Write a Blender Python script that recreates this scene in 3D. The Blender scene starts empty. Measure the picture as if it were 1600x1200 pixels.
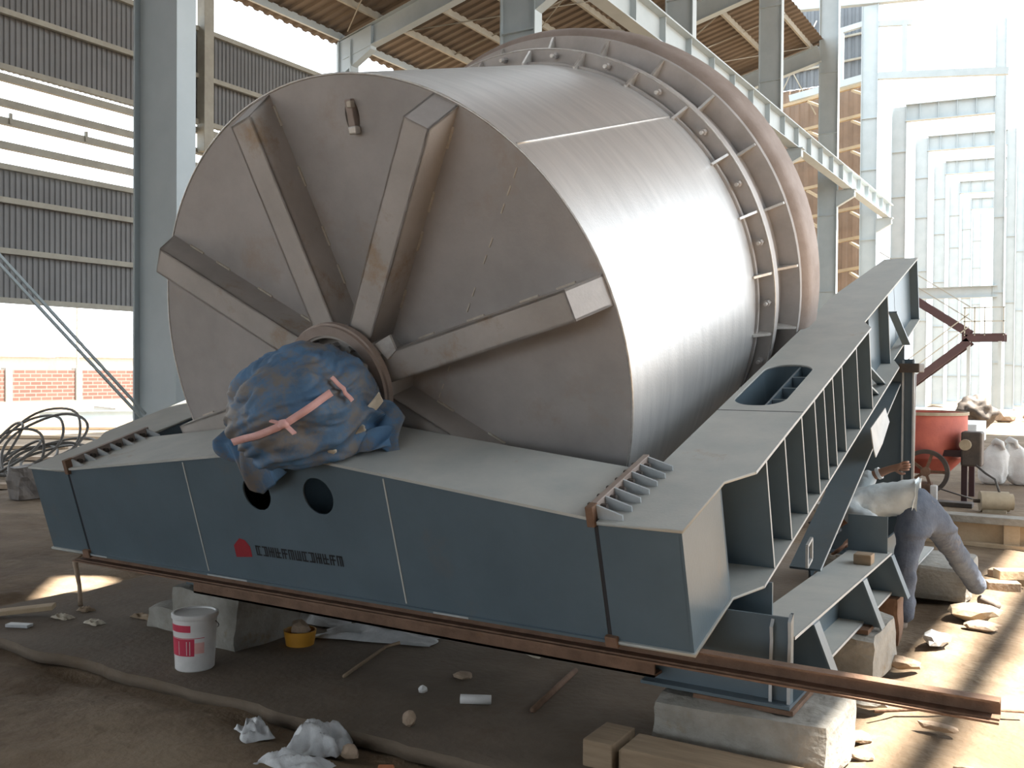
import bpy, bmesh, math, random
from mathutils import Vector, Matrix, noise
random.seed(7)
S = bpy.context.scene
COL = S.collection
PI = math.pi

# ------------------------------------------------------------------ camera
YAW, PITCH, ROLL, FPX, EYE = 0.546475, -0.013326, 0.006825, 1497.25, 1.7
sy, cy = math.sin(YAW), math.cos(YAW)
fwd = Vector((-sy*math.cos(PITCH), cy*math.cos(PITCH), math.sin(PITCH)))
rgt = Vector((cy, sy, 0)); upv = rgt.cross(fwd)
r2 = rgt*math.cos(ROLL) + upv*math.sin(ROLL)
u2 = upv*math.cos(ROLL) - rgt*math.sin(ROLL)
camd = bpy.data.cameras.new('camera'); camo = bpy.data.objects.new('camera', camd); COL.objects.link(camo)
camd.sensor_width = 36; camd.sensor_fit = 'HORIZONTAL'; camd.lens = FPX/1600*36; camd.clip_end = 1000
camo.matrix_world = Matrix(((r2.x, u2.x, -fwd.x, 0), (r2.y, u2.y, -fwd.y, 0), (r2.z, u2.z, -fwd.z, EYE), (0, 0, 0, 1)))
S.camera = camo

# ------------------------------------------------------------------ sky, sun, exposure
world = bpy.data.worlds.new('world'); S.world = world; world.use_nodes = True
bg = world.node_tree.nodes['Background']
bg.inputs[0].default_value = (0.86, 0.94, 1.0, 1); bg.inputs[1].default_value = 3.5
sund = bpy.data.lights.new('sun', 'SUN'); suno = bpy.data.objects.new('sun', sund); COL.objects.link(suno)
sund.energy = 35; sund.angle = 0.0093; sund.color = (1.0, 0.94, 0.84)
SUN = Vector((0.4535, 0.1215, 0.883))
suno.rotation_euler = SUN.to_track_quat('Z', 'Y').to_euler(); suno.location = (20, 5, 30)
vs = S.view_settings
vs.view_transform = 'Standard'; vs.look = 'None'; vs.gamma = 1; vs.use_curve_mapping = False; vs.exposure = 0.0

# ------------------------------------------------------------------ materials
def mat(name, c1, c2=None, rough=0.7, metal=0.0, scale=4.0, bump=0.0, bscale=40.0, lo=0.35, hi=0.65, stretch=None, c3=None, s3=1.3, t3=0.62, spec=0.5):
    m = bpy.data.materials.new(name); m.use_nodes = True
    nt = m.node_tree; n = nt.nodes; L = nt.links; b = n['Principled BSDF']
    b.inputs['Roughness'].default_value = rough; b.inputs['Metallic'].default_value = metal
    b.inputs['Specular IOR Level'].default_value = spec
    tc = n.new('ShaderNodeTexCoord'); src = tc.outputs['Object']
    if stretch:
        mp = n.new('ShaderNodeMapping'); mp.inputs['Scale'].default_value = stretch
        L.new(src, mp.inputs[0]); src = mp.outputs[0]
    if c2 is None: c2 = tuple(x*0.82 for x in c1)
    nz = n.new('ShaderNodeTexNoise'); nz.inputs['Scale'].default_value = scale; nz.inputs['Detail'].default_value = 6
    nz.inputs['Roughness'].default_value = 0.62
    L.new(src, nz.inputs['Vector'])
    rp = n.new('ShaderNodeValToRGB'); rp.color_ramp.elements[0].position = lo; rp.color_ramp.elements[1].position = hi
    rp.color_ramp.elements[0].color = (*c1, 1); rp.color_ramp.elements[1].color = (*c2, 1)
    L.new(nz.outputs[0], rp.inputs[0]); out = rp.outputs[0]
    if c3:
        n3 = n.new('ShaderNodeTexNoise'); n3.inputs['Scale'].default_value = s3; n3.inputs['Detail'].default_value = 8
        n3.inputs['Roughness'].default_value = 0.7
        L.new(tc.outputs['Object'], n3.inputs['Vector'])
        r3 = n.new('ShaderNodeValToRGB'); r3.color_ramp.elements[0].position = t3; r3.color_ramp.elements[1].position = t3+0.12
        r3.color_ramp.elements[0].color = (0, 0, 0, 1); r3.color_ramp.elements[1].color = (1, 1, 1, 1)
        L.new(n3.outputs[0], r3.inputs[0])
        mx = n.new('ShaderNodeMix'); mx.data_type = 'RGBA'; mx.inputs[7].default_value = (*c3, 1)
        L.new(r3.outputs[0], mx.inputs[0]); L.new(out, mx.inputs[6]); out = mx.outputs[2]
    L.new(out, b.inputs['Base Color'])
    if bump:
        n2 = n.new('ShaderNodeTexNoise'); n2.inputs['Scale'].default_value = bscale; n2.inputs['Detail'].default_value = 5
        L.new(tc.outputs['Object'], n2.inputs['Vector'])
        bp = n.new('ShaderNodeBump'); bp.inputs['Strength'].default_value = bump; bp.inputs['Distance'].default_value = 0.02
        L.new(n2.outputs[0], bp.inputs['Height']); L.new(bp.outputs[0], b.inputs['Normal'])
    return m

M = {}
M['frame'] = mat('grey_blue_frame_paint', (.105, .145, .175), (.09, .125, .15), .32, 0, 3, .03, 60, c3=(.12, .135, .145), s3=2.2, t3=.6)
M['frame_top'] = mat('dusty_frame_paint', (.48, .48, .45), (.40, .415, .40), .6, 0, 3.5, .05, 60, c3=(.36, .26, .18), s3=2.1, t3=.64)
M['frame_edge'] = mat('worn_plate_edge', (.46, .48, .49), (.36, .39, .41), .5, 0, 9)  # pale edge strips put the light caught by plate thickness into the colour
M['joint'] = mat('dark_joint', (.03, .03, .035), None, .8)
M['shell'] = mat('brushed_steel_shell', (.68, .67, .66), (.58, .575, .57), .38, .6, 2.0, .06, 90, stretch=(1.0, 7.0, 1.0), c3=(.42, .36, .31), s3=3.0, t3=.70)
M['disc'] = mat('mill_scale_steel', (.43, .40, .385), (.35, .325, .31), .5, .2, 2.4, .06, 70, c3=(.37, .31, .265), s3=1.5, t3=.55)
M['spoke'] = mat('spoke_steel', (.46, .425, .40), (.38, .35, .325), .5, .25, 3.0, .06, 70, c3=(.36, .27, .19), s3=2.5, t3=.56)
M['ring'] = mat('ring_steel', (.52, .49, .475), (.43, .405, .39), .46, .3, 5.0, .05, 80)
M['ring_rust'] = mat('browned_rim_steel', (.38, .31, .275), (.30, .235, .20), .6, .2, 5.0, .1, 60)
M['bright'] = mat('bright_cut_steel', (.75, .73, .70), (.6, .57, .54), .35, .6, 20)
M['bead'] = mat('weld_bead_steel', (.62, .57, .50), (.5, .44, .37), .5, .4, 30)
M['rust'] = mat('rusty_steel', (.215, .125, .08), (.14, .08, .05), .8, .1, 9, .25, 60, c3=(.22, .12, .06), s3=4)
M['column'] = mat('pale_grey_steel_paint', (.44, .50, .525), (.385, .445, .47), .5, 0, 1.5)
M['girt'] = mat('dull_primer_steel', (.36, .35, .30), (.29, .28, .24), .6, 0, 3)
M['gold'] = mat('tan_primer_steel', (.42, .33, .21), (.36, .28, .18), .6, 0, 3)
M['sheet'] = mat('grey_wall_sheeting', (.19, .195, .20), (.16, .165, .17), .6, .1, 1.2)
M['roof'] = mat('brown_roof_sheeting', (.15, .115, .085), (.12, .092, .068), .65, .1, 1.2)
M['sheet_dark'] = mat('blue_grey_sheeting', (.16, .18, .20), (.13, .15, .17), .6, .1, 1.2)
M['sheet_brown'] = mat('tan_brown_sheeting', (.23, .165, .12), (.18, .13, .095), .65, 0, 1.2)
M['maroon'] = mat('maroon_steel_paint', (.05, .022, .025), (.04, .018, .02), .5, 0, 3)
M['concrete'] = mat('rough_concrete', (.34, .325, .295), (.25, .235, .205), .9, 0, 7, .5, 30, c3=(.25, .20, .14), s3=5, t3=.6)
M['slab'] = mat('dirty_slab', (.175, .135, .10), (.13, .10, .072), .92, 0, 2.2, .35, 25, c3=(.14, .10, .065), s3=1.3, t3=.52)
M['soil'] = mat('brown_soil', (.185, .13, .082), (.125, .085, .05), .95, 0, 1.4, 1.0, 14, c3=(.24, .18, .12), s3=.6, t3=.5)
M['plaster'] = mat('tan_plaster', (.50, .39, .27), (.42, .32, .21), .9, 0, 5, .2, 30)
M['wood'] = mat('raw_timber', (.32, .235, .155), (.25, .18, .115), .8, 0, 4, .15, 40, stretch=(1, 9, 9))
M['brick'] = mat('orange_brick', (.50, .18, .08), (.38, .13, .06), .9, 0, 9, .3, 50)
M['stone'] = mat('brown_stone', (.36, .27, .20), (.27, .20, .14), .9, 0, 9, .4, 30)
M['tarp'] = mat('blue_tarpaulin', (.085, .19, .34), (.055, .105, .175), .6, 0, 4, .06, 60, c3=(.165, .15, .14), s3=3.8, t3=.475)
M['tarp_white'] = mat('dirty_white_cloth', (.62, .57, .48), (.48, .42, .33), .8, 0, 12, .3, 40)
M['ribbon'] = mat('faded_pink_ribbon', (.75, .45, .42), (.68, .36, .33), .7, 0, 14)
M['plastic'] = mat('thin_pale_plastic', (.52, .53, .54), (.42, .43, .44), .35, 0, 12, .3, 40)
M['white'] = mat('white_plastic', (.70, .69, .68), (.60, .59, .58), .4, 0, 8)
M['red'] = mat('red_print', (.55, .035, .08), (.46, .03, .07), .45, 0, 8)
M['yellow'] = mat('yellow_plastic', (.62, .30, .03), (.5, .24, .03), .5, 0, 8)
M['cable'] = mat('dark_wire_rope', (.08, .075, .07), (.12, .11, .10), .7, .2, 20)
M['mixred'] = mat('faded_red_paint', (.52, .13, .09), (.42, .10, .075), .6, 0, 5, .1, 40, c3=(.30, .14, .10), s3=4)
M['darkmetal'] = mat('dark_oily_metal', (.07, .06, .055), (.11, .09, .075), .6, .4, 9, .1, 40)
M['tanmetal'] = mat('tan_dusty_motor', (.42, .35, .25), (.33, .27, .19), .7, .1, 9)
M['sack'] = mat('white_woven_sack', (.72, .72, .71), (.60, .60, .59), .7, 0, 9, .3, 90)
M['shirt'] = mat('pale_work_shirt', (.68, .73, .75), (.57, .62, .64), .85, 0, 7, .25, 30)
M['jeans'] = mat('worn_blue_jeans', (.105, .125, .165), (.07, .085, .12), .85, 0, 9, .25, 60, c3=(.22, .19, .17), s3=6, t3=.6)
M['skin'] = mat('brown_skin', (.30, .155, .095), (.26, .13, .08), .55, 0, 12)
M['hair'] = mat('black_hair', (.012, .010, .010), None, .6)
M['shoe'] = mat('dusty_shoe', (.16, .13, .11), (.22, .18, .15), .8, 0, 12)
M['paint_mark'] = mat('black_lettering', (.018, .02, .024), None, .5)
M['logo_red'] = mat('red_mark_paint', (.30, .02, .03), None, .5)
M['house'] = mat('pale_house_wall', (.62, .60, .56), (.55, .53, .5), .8)
M['green'] = mat('dry_green_leaves', (.15, .20, .07), (.10, .14, .05), .8, 0, 6)

def brick_mat():
    m = bpy.data.materials.new('brick_courses'); m.use_nodes = True
    n = m.node_tree.nodes; L = m.node_tree.links; b = n['Principled BSDF']; b.inputs['Roughness'].default_value = .9
    tc = n.new('ShaderNodeTexCoord'); sp = n.new('ShaderNodeSeparateXYZ'); cb = n.new('ShaderNodeCombineXYZ')
    L.new(tc.outputs['Object'], sp.inputs[0]); L.new(sp.outputs[1], cb.inputs[0]); L.new(sp.outputs[2], cb.inputs[1])
    br = n.new('ShaderNodeTexBrick'); br.inputs['Scale'].default_value = 1
    br.inputs['Brick Width'].default_value = .6; br.inputs['Row Height'].default_value = .2; br.inputs['Mortar Size'].default_value = .03
    br.inputs['Color1'].default_value = (.105, .05, .038, 1); br.inputs['Color2'].default_value = (.14, .065, .05, 1); br.inputs['Mortar'].default_value = (.165, .13, .115, 1)
    L.new(cb.outputs[0], br.inputs['Vector']); L.new(br.outputs[0], b.inputs['Base Color'])
    return m
M['brickwall'] = brick_mat()

# ------------------------------------------------------------------ builders
def link(name, me, m, parent=None, smooth=False):
    o = bpy.data.objects.new(name, me); COL.objects.link(o)
    if m is not None:
        me.materials.clear(); me.materials.append(M[m] if isinstance(m, str) else m)
    if parent is not None: o.parent = parent
    if smooth:
        for p in me.polygons: p.use_smooth = True
    return o
def tag(o, label=None, cat=None, group=None, kind=None):
    if label: o['label'] = label
    if cat: o['category'] = cat
    if group: o['group'] = group
    if kind: o['kind'] = kind
    elif cat: o['kind'] = 'thing'
    return o
def empty(name, loc=(0, 0, 0), rot=(0, 0, 0)):
    o = bpy.data.objects.new(name, None); COL.objects.link(o); o.location = loc; o.rotation_euler = rot; o.empty_display_size = .2
    return o
def pyd(name, v, f, m, parent=None, smooth=False):
    me = bpy.data.meshes.new(name); me.from_pydata([tuple(q) for q in v], [], f); me.update()
    bm = bmesh.new(); bm.from_mesh(me); bmesh.ops.recalc_face_normals(bm, faces=bm.faces); bm.to_mesh(me); bm.free()
    return link(name, me, m, parent, smooth)
BF = [(0, 1, 3, 2), (4, 6, 7, 5), (0, 4, 5, 1), (2, 3, 7, 6), (0, 2, 6, 4), (1, 5, 7, 3)]
def hexa(name, pts, m, parent=None, bevel=0):
    """8 corners ordered (x0y0z0, x0y0z1, x0y1z0, x0y1z1, x1y0z0, ...)"""
    o = pyd(name, pts, BF, m, parent)
    if bevel: bev(o, bevel)
    return o
def bev(o, w, seg=2):
    bm = bmesh.new(); bm.from_mesh(o.data)
    bmesh.ops.bevel(bm, geom=bm.edges[:], offset=w, segments=seg, affect='EDGES', profile=.5)
    bm.to_mesh(o.data); bm.free()
def box(name, lo, hi, m, parent=None, bevel=0, origin=None):
    p = [(x, y, z) for x in (lo[0], hi[0]) for y in (lo[1], hi[1]) for z in (lo[2], hi[2])]
    if origin:
        p = [tuple(Vector(q)-Vector(origin)) for q in p]
    o = hexa(name, p, m, parent, bevel)
    if origin: o.location = origin
    return o
def frame_of(a, b, up=(0, 0, 1)):
    a = Vector(a); b = Vector(b); d = (b-a).normalized(); up = Vector(up)
    if abs(d.dot(up)) > .98: up = Vector((0, 1, 0))
    s = d.cross(up).normalized(); t = s.cross(d).normalized()
    return a, b, d, s, t
def bar(name, a, b, w, h, m, parent=None, up=(0, 0, 1), bevel=0):
    a, b, d, s, t = frame_of(a, b, up)
    p = [q + s*(i*w/2) + t*(j*h/2) for q in (a, b) for i in (-1, 1) for j in (-1, 1)]
    return hexa(name, p, m, parent, bevel)
def prism(name, poly, a, b, m, parent=None, up=(0, 0, 1)):
    """extrude a 2-D polygon (side, up) from a to b"""
    a, b, d, s, t = frame_of(a, b, up); n = len(poly)
    v = [q + s*x + t*y for q in (a, b) for x, y in poly]
    f = [tuple(range(n)), tuple(range(n, 2*n))] + [(i, (i+1) % n, n+(i+1) % n, n+i) for i in range(n)]
    return pyd(name, v, f, m, parent)
def isec(w, h, tf, tw):
    return [(-w/2, -h/2), (w/2, -h/2), (w/2, -h/2+tf), (tw/2, -h/2+tf), (tw/2, h/2-tf), (w/2, h/2-tf), (w/2, h/2), (-w/2, h/2), (-w/2, h/2-tf), (-tw/2, h/2-tf), (-tw/2, -h/2+tf), (-w/2, -h/2+tf)]
def csec(w, h, t):
    return [(-w/2, -h/2), (w/2, -h/2), (w/2, -h/2+t), (-w/2+t, -h/2+t), (-w/2+t, h/2-t), (w/2, h/2-t), (w/2, h/2), (-w/2, h/2)]
def tube(name, pts, r, m, parent=None, n=8, closed=False, rads=None):
    pts = [Vector(p) for p in pts]; v = []; f = []; k = len(pts)
    prev = None
    for i, p in enumerate(pts):
        if closed: d = pts[(i+1) % k]-pts[i-1]
        else: d = pts[min(i+1, k-1)]-pts[max(i-1, 0)]
        d.normalize()
        s = (prev if prev is not None else (Vector((0, 0, 1)) if abs(d.z) < .9 else Vector((0, 1, 0))))
        s = (s - d*s.dot(d)).normalized(); prev = s; t = d.cross(s)
        rr = rads[i] if rads else r
        for j in range(n):
            a = 2*PI*j/n; v.append(p + s*(rr*math.cos(a)) + t*(rr*math.sin(a)))
    for i in range(k if closed else k-1):
        for j in range(n):
            a0 = i*n+j; a1 = i*n+(j+1) % n; b0 = ((i+1) % k)*n+j; b1 = ((i+1) % k)*n+(j+1) % n
            f.append((a0, a1, b1, b0))
    if not closed: f += [tuple(range(n)), tuple(range((k-1)*n, k*n))]
    return pyd(name, v, f, m, parent, True)
def plate(name, outline, holes, o, ax, ay, th, m, parent=None):
    """flat plate with real holes; outline/holes are 2-D loops in axes ax, ay about origin o; thickness along ax x ay"""
    cu = bpy.data.curves.new(name, 'CURVE'); cu.dimensions = '2D'; cu.fill_mode = 'BOTH'; cu.extrude = th/2
    for lp in [outline]+holes:
        sp = cu.splines.new('POLY'); sp.points.add(len(lp)-1); sp.use_cyclic_u = True
        for i, (x, y) in enumerate(lp): sp.points[i].co = (x, y, 0, 1)
    tmp = bpy.data.objects.new('tmp', cu); COL.objects.link(tmp)
    dg = bpy.context.evaluated_depsgraph_get()
    me = bpy.data.meshes.new_from_object(tmp.evaluated_get(dg)); bpy.data.objects.remove(tmp); bpy.data.curves.remove(cu)
    ax = Vector(ax); ay = Vector(ay); az = ax.cross(ay); o = Vector(o)
    for v in me.vertices: v.co = o + ax*v.co.x + ay*v.co.y + az*(v.co.z + th/2)
    me.name = name
    bm = bmesh.new(); bm.from_mesh(me); bmesh.ops.remove_doubles(bm, verts=bm.verts, dist=1e-5); bmesh.ops.recalc_face_normals(bm, faces=bm.faces); bm.to_mesh(me); bm.free()
    return link(name, me, m, parent)
def circ(cx, cy_, r, n=32, ry=None):
    ry = ry or r
    return [(cx+r*math.cos(2*PI*i/n), cy_+ry*math.sin(2*PI*i/n)) for i in range(n)]
def slot(x0, x1, y0, y1, r, n=8):
    pts = []
    for cx, cy_, a0 in ((x1-r, y1-r, 0), (x0+r, y1-r, PI/2), (x0+r, y0+r, PI), (x1-r, y0+r, 1.5*PI)):
        pts += [(cx+r*math.cos(a0+PI/2*i/n), cy_+r*math.sin(a0+PI/2*i/n)) for i in range(n+1)]
    return pts
def lathe(name, prof, c, axis, m, parent=None, n=96, ref=None, closed=True, smooth=True, angle=35):
    """prof: closed loop of (r, h) about axis through c"""
    axis = Vector(axis).normalized(); ref = Vector(ref) if ref else (Vector((1, 0, 0)) if abs(axis.x) < .9 else Vector((0, 1, 0)))
    s = (ref-axis*ref.dot(axis)).normalized(); t = axis.cross(s); c = Vector(c); v = []; f = []; k = len(prof)
    for i in range(n):
        a = 2*PI*i/n; e = s*math.cos(a)+t*math.sin(a)
        for r, h in prof: v.append(c+e*r+axis*h)
    for i in range(n):
        for j in range(k if closed else k-1):
            f.append((i*k+j, i*k+(j+1) % k, ((i+1) % n)*k+(j+1) % k, ((i+1) % n)*k+j))
    me = bpy.data.meshes.new(name); me.from_pydata([tuple(q) for q in v], [], f)
    bm = bmesh.new(); bm.from_mesh(me); bmesh.ops.remove_doubles(bm, verts=bm.verts, dist=1e-5)
    bmesh.ops.recalc_face_normals(bm, faces=bm.faces)
    for e in bm.edges:
        if len(e.link_faces) == 2 and e.calc_face_angle(0) > math.radians(angle): e.smooth = False
    bm.to_mesh(me); bm.free()
    return link(name, me, m, parent, smooth)
def cyl(name, a, b, r, m, parent=None, n=16, r1=None):
    a = Vector(a); b = Vector(b); h = (b-a).length
    return lathe(name, [(0, 0), (r, 0), (r if r1 is None else r1, h), (0, h)], a, b-a, m, parent, n)
def corrugated(name, o, du, dv, m, parent=None, pitch=.25, depth=.035):
    """trapezoid sheet: ribs run along dv, counted along du"""
    o = Vector(o); du = Vector(du); dv = Vector(dv); L_ = du.length; e = du/L_; nn = e.cross(dv.normalized())
    k = int(L_/pitch); v = []; f = []
    for i in range(k+1):
        for q, z in ((0, 0), (.35, 0), (.5, 1), (.85, 1)):
            x = min((i+q)*pitch, L_); p = o+e*x+nn*(z*depth); v += [p, p+dv]
    n = len(v)//2
    f = [(2*i, 2*i+2, 2*i+3, 2*i+1) for i in range(n-1)]
    me = bpy.data.meshes.new(name); me.from_pydata([tuple(q) for q in v], [], f); me.update()
    return link(name, me, m, parent)
def rock(name, loc, size, m, parent=None, seed=0, sub=2, rough=.35, flat=True, rz=0):
    bm = bmesh.new(); bmesh.ops.create_icosphere(bm, subdivisions=sub, radius=1)
    for v in bm.verts:
        d = noise.noise(v.co*1.3+Vector((seed*7.1, seed*3.3, 0)))+.5*noise.noise(v.co*3.1+Vector((seed*2.1, 5, 0)))
        v.co *= 1+rough*d
        v.co = Vector((v.co.x*size[0]/2, v.co.y*size[1]/2, v.co.z*size[2]/2))
    zmin = min(v.co.z for v in bm.verts)
    for v in bm.verts: v.co.z -= zmin
    me = bpy.data.meshes.new(name); bm.to_mesh(me); bm.free()
    o = link(name, me, m, parent, not flat); o.location = loc; o.rotation_euler = (0, 0, rz)
    return o
def rough_block(name, lo, hi, m, parent=None, seed=0, amp=.012):
    lo = Vector(lo); hi = Vector(hi); bm = bmesh.new(); bmesh.ops.create_cube(bm, size=1)
    bmesh.ops.subdivide_edges(bm, edges=bm.edges[:], cuts=6, use_grid_fill=True)
    c = (lo+hi)/2; s = hi-lo; base = Vector((c.x, c.y, lo.z))
    for v in bm.verts:
        p = Vector((v.co.x*s.x, v.co.y*s.y, (v.co.z+.5)*s.z))
        ed = sum(1 for q in v.co if abs(abs(q)-.5) < 1e-4)
        k = amp*(1 if ed < 2 else 1.8)
        nn = noise.noise_vector(p*7+Vector((seed*9.7, seed, 0)))
        if v.co.z < -.49: nn.z = 0
        inn = Vector((-v.co.x, -v.co.y, -v.co.z if v.co.z > 0 else 0))*(.03*(ed-1) if ed > 1 else 0)
        v.co = p+nn*k+inn*s.length*.5
    me = bpy.data.meshes.new(name); bm.to_mesh(me); bm.free()
    o = link(name, me, m, parent); o.location = base
    return o

# ================================================================== THE SETTING
# soil: a wide mesh with gentle relief near the machine
def soil_mesh():
    xs = [-90, -70, -55, -45, -36, -28, -22] + [-18+.5*i for i in range(8)] + [-14+.3*i for i in range(23)] + [-7+.14*i for i in range(58)] + [1.4, 2.2, 3.5, 6, 10, 16, 26, 45, 80]
    ys = [-40, -25, -14, -8, -4, -1.5, 0] + [1+.14*i for i in range(72)] + [11.3+.4*i for i in range(20)] + [20+1.5*i for i in range(12)] + [40, 46, 54, 64, 80, 100, 130, 170]
    v = []; f = []
    for y in ys:
        for x in xs:
            z = -.012
            if -20 < x < 2 and 0 < y < 20:
                p = Vector((x, y, 0))
                z += .03*noise.noise(p*.9)+.028*noise.noise(p*2.7)+.018*noise.noise(p*6.1)
                if y < 3.4 and x > -7: z -= .035
                if -7 < x < -.9 and 3.3 < y < 9.6: z = min(z, -.01)-.03
            v.append((x, y, z))
    w = len(xs)
    f = [(j*w+i, j*w+i+1, (j+1)*w+i+1, (j+1)*w+i) for j in range(len(ys)-1) for i in range(w-1)]
    return v, f
v_, f_ = soil_mesh()
ground = pyd('floor', v_, f_, 'soil', None, True)
tag(ground, 'bare brown soil ground strewn with debris across the hall', None, None, 'structure')
# dirty slab the frame stands on, broken edge towards the viewer
def slab():
    pts = []
    n = 60
    for i in range(n+1):
        x = -6.6+5.3*i/n
        pts.append((x, 3.44+.05*noise.noise(Vector((x*2.3, 0, 0)))+.02*noise.noise(Vector((x*9, 3, 0)))))
    for i in range(20):
        y = 3.6+6*i/19
        pts.append((-1.28+.05*noise.noise(Vector((0, y*2, 5))), y))
    pts += [(-6.6, 9.6)]
    return pts
sl = plate('floor_slab', slab(), [], (0, 0, -.06), (1, 0, 0), (0, 1, 0), .068, 'slab')
tag(sl, 'dirty concrete slab under the machine with a broken front edge', None, None, 'structure')
# raised terrace behind on the right, with a plastered retaining wall
terr = pyd('floor_terrace', [(x, y, z) for z in (-.02, .27) for x, y in ((-2.6, 10.75), (3, 10.75), (3, 17.5), (-2.6, 17.5))],
           [(0, 1, 2, 3), (4, 5, 6, 7), (0, 1, 5, 4), (1, 2, 6, 5), (2, 3, 7, 6), (3, 0, 4, 7)], 'soil')
tag(terr, 'raised earth terrace behind the plastered low wall', None, None, 'structure')
rw = empty('wall_retaining'); tag(rw, 'low plastered retaining wall with recessed panels below the red mixer', None, None, 'structure')
box('wall_body', (-2.6, 10.66, -.05), (3, 10.75, .27), 'plaster', rw)
box('coping', (-2.6, 10.58, .21), (3, 10.80, .285), 'concrete', rw, .008)
for x in (-1.75, -.68, .4, 1.5): box('pilaster', (x-.07, 10.60, -.05), (x+.07, 10.66, .21), 'plaster', rw)
box('plinth', (-2.6, 10.56, -.05), (3, 10.66, .02), 'plaster', rw)

# ---- left outer wall (X = -16.7)
XW = -16.7
wl = empty('wall_left', (XW, 0, 0)); tag(wl, 'left outer wall of grey profiled sheeting on horizontal girts', None, None, 'structure')
def wl_part(fn, *a): return fn(*a, wl)
Y0, Y1 = -14.0, 32.6
for z0, z1, nm in ((2.88, 5.28, 'lower_sheet'), (7.0, 9.04, 'upper_sheet')):
    for k in range(7):
        ya = Y0+k*(Y1-Y0)/7; yb = ya+(Y1-Y0)/7
        corrugated('sheet_panel', (0, yb, z0), (0, ya-yb, 0), (0, 0, z1-z0), 'sheet', wl, .11, .025)
for z in (2.90, 3.78, 4.68, 5.27, 7.03, 8.01, 9.02):
    bar('girt', (.12, Y0, z), (.12, Y1, z), .09, .10, 'girt', wl)
for z in (6.86, 6.41, 6.09, 5.66):
    bar('louvre_rail', (.05, Y0, z), (.05, Y1, z), .09, .13, 'girt', wl)
for k in range(22):
    bar('rail_clip', (.1, Y0+9+k*1.5, 6.05), (.1, Y0+9+k*1.5, 6.24), .05, .05, 'girt', wl)
for y in (14.28, 27.4):
    box('hanging_post', (.10, y-.13, 6.38), (.34, y+.13, 10.2), 'girt', wl, .01)
for y in (-.6, 19.2, 25.8, 32.4):
    prism('wall_post', isec(.34, .42, .02, .016), (-.05, y, 0), (-.05, y, 10.25), 'column', wl, (1, 0, 0))

# ---- end wall behind the viewer
wb = empty('wall_back', (0, -14, 0)); tag(wb, 'closed sheeted end wall of the hall behind the viewer', None, None, 'structure')
for x0, x1, z0 in ((-17, -12.5, 0), (-12.5, 3.0, 5.2), (3.0, 8, 0)):      # wide open doorway in the middle, added to let in frontal light
    corrugated('sheet_panel', (x0, 0, z0), (x1-x0, 0, 0), (0, 0, 16.5-z0), 'sheet_dark', wb, .5, .05)
for x in (-12.5, 3.0): box('added_door_post', (x-.15, -.1, 0), (x+.15, .2, 5.3), 'column', wb)
box('added_door_lintel', (-12.65, -.1, 5.1), (3.15, .2, 5.4), 'column', wb)

# ---- aisle roof between left wall and column row
ce = empty('ceiling', (0, 0, 0)); tag(ce, 'brown sheeted lean-to roof on steel purlins and rafters', None, None, 'structure')
def zr(x): return 10.42+(x+17.3)*.245
for k in range(7):
    ya = Y0+k*(32.8-Y0)/7; yb = ya+(32.8-Y0)/7
    corrugated('roof_sheet', (-17.4, ya, zr(-17.4)), (0, yb-ya, 0), (9.6, 0, 9.6*.245), 'roof', ce, .33, .05)
for i in range(8):
    x = -16.95+i*1.25
    bar('purlin', (x, Y0, zr(x)-.11), (x, 32.7, zr(x)-.11), .07, .18, 'girt' if i else 'column', ce)
for y in (-.6, 5.99, 12.59, 19.2, 25.8, 32.4):
    prism('rafter', isec(.25, .55, .02, .014), (-16.9, y, zr(-16.9)-.48), (-7.9, y, zr(-7.9)-.48), 'column', ce)
    a = (-16.85, y, 9.55)
    hexa('haunch', [(-17.05, y-.11, 9.3), (-17.05, y-.11, zr(-17.05)-.25), (-17.05, y+.11, 9.3), (-17.05, y+.11, zr(-17.05)-.25),
                    (-15.9, y-.11, zr(-15.9)-.85), (-15.9, y-.11, zr(-15.9)-.25), (-15.9, y+.11, zr(-15.9)-.85), (-15.9, y+.11, zr(-15.9)-.25)], 'column', ce)
for y0 in (12.59, 19.2, 25.8):
    for s in (0, 1):
        tube('tie_rod', [(-16.5 if s else -8.2, y0+.3, zr(-16.5 if s else -8.2)-.22), (-8.2 if s else -16.5, y0+6.3, zr(-8.2 if s else -16.5)-.22)], .016, 'girt', ce, 6)
for y in (15.9, 22.5, 29.1):
    tube('sag_rod', [(-16.9, y, zr(-16.9)-.13), (-8.1, y, zr(-8.1)-.13)], .014, 'girt', ce, 6)

# ---- main hall roof high above the machine (opening added to throw the left sun patch), eave beam along its edge
RZ = 16.0
sun_patch_hole = [(.98, 6.98), (1.45, 6.50), (1.80, 6.85), (1.37, 7.25)]
mr = plate('ceiling_main', [(-8.2, -14.2), (6.87, -14.2), (7.215, 6.5), (7.59, 13), (8.6, 32.6), (-8.2, 32.6)], [sun_patch_hole], (0, 0, RZ), (1, 0, 0), (0, 1, 0), .06, 'roof')
tag(mr, 'main hall roof high over the machine with one sheet missing', None, None, 'structure')
wr_ = empty('wall_right', (7.75, 0, 0)); tag(wr_, 'closed sheeted side wall behind the viewer on the right', None, None, 'structure')
for k in range(4): corrugated('sheet_panel', (0, -14+k*4.6, 0), (0, 4.6, 0), (0, 0, 15.7), 'sheet_dark', wr_, .4, .05)  # unseen wall, added to keep side skylight off the near ground
eb = bar('trim_eave', (7.545-.0585*20.5, -14, 15.94), (7.545+.0585*26, 32.5, 15.94), .15, .12, 'column'); tag(eb, 'long eave beam just outside the main roof edge', None, None, 'structure')

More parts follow.
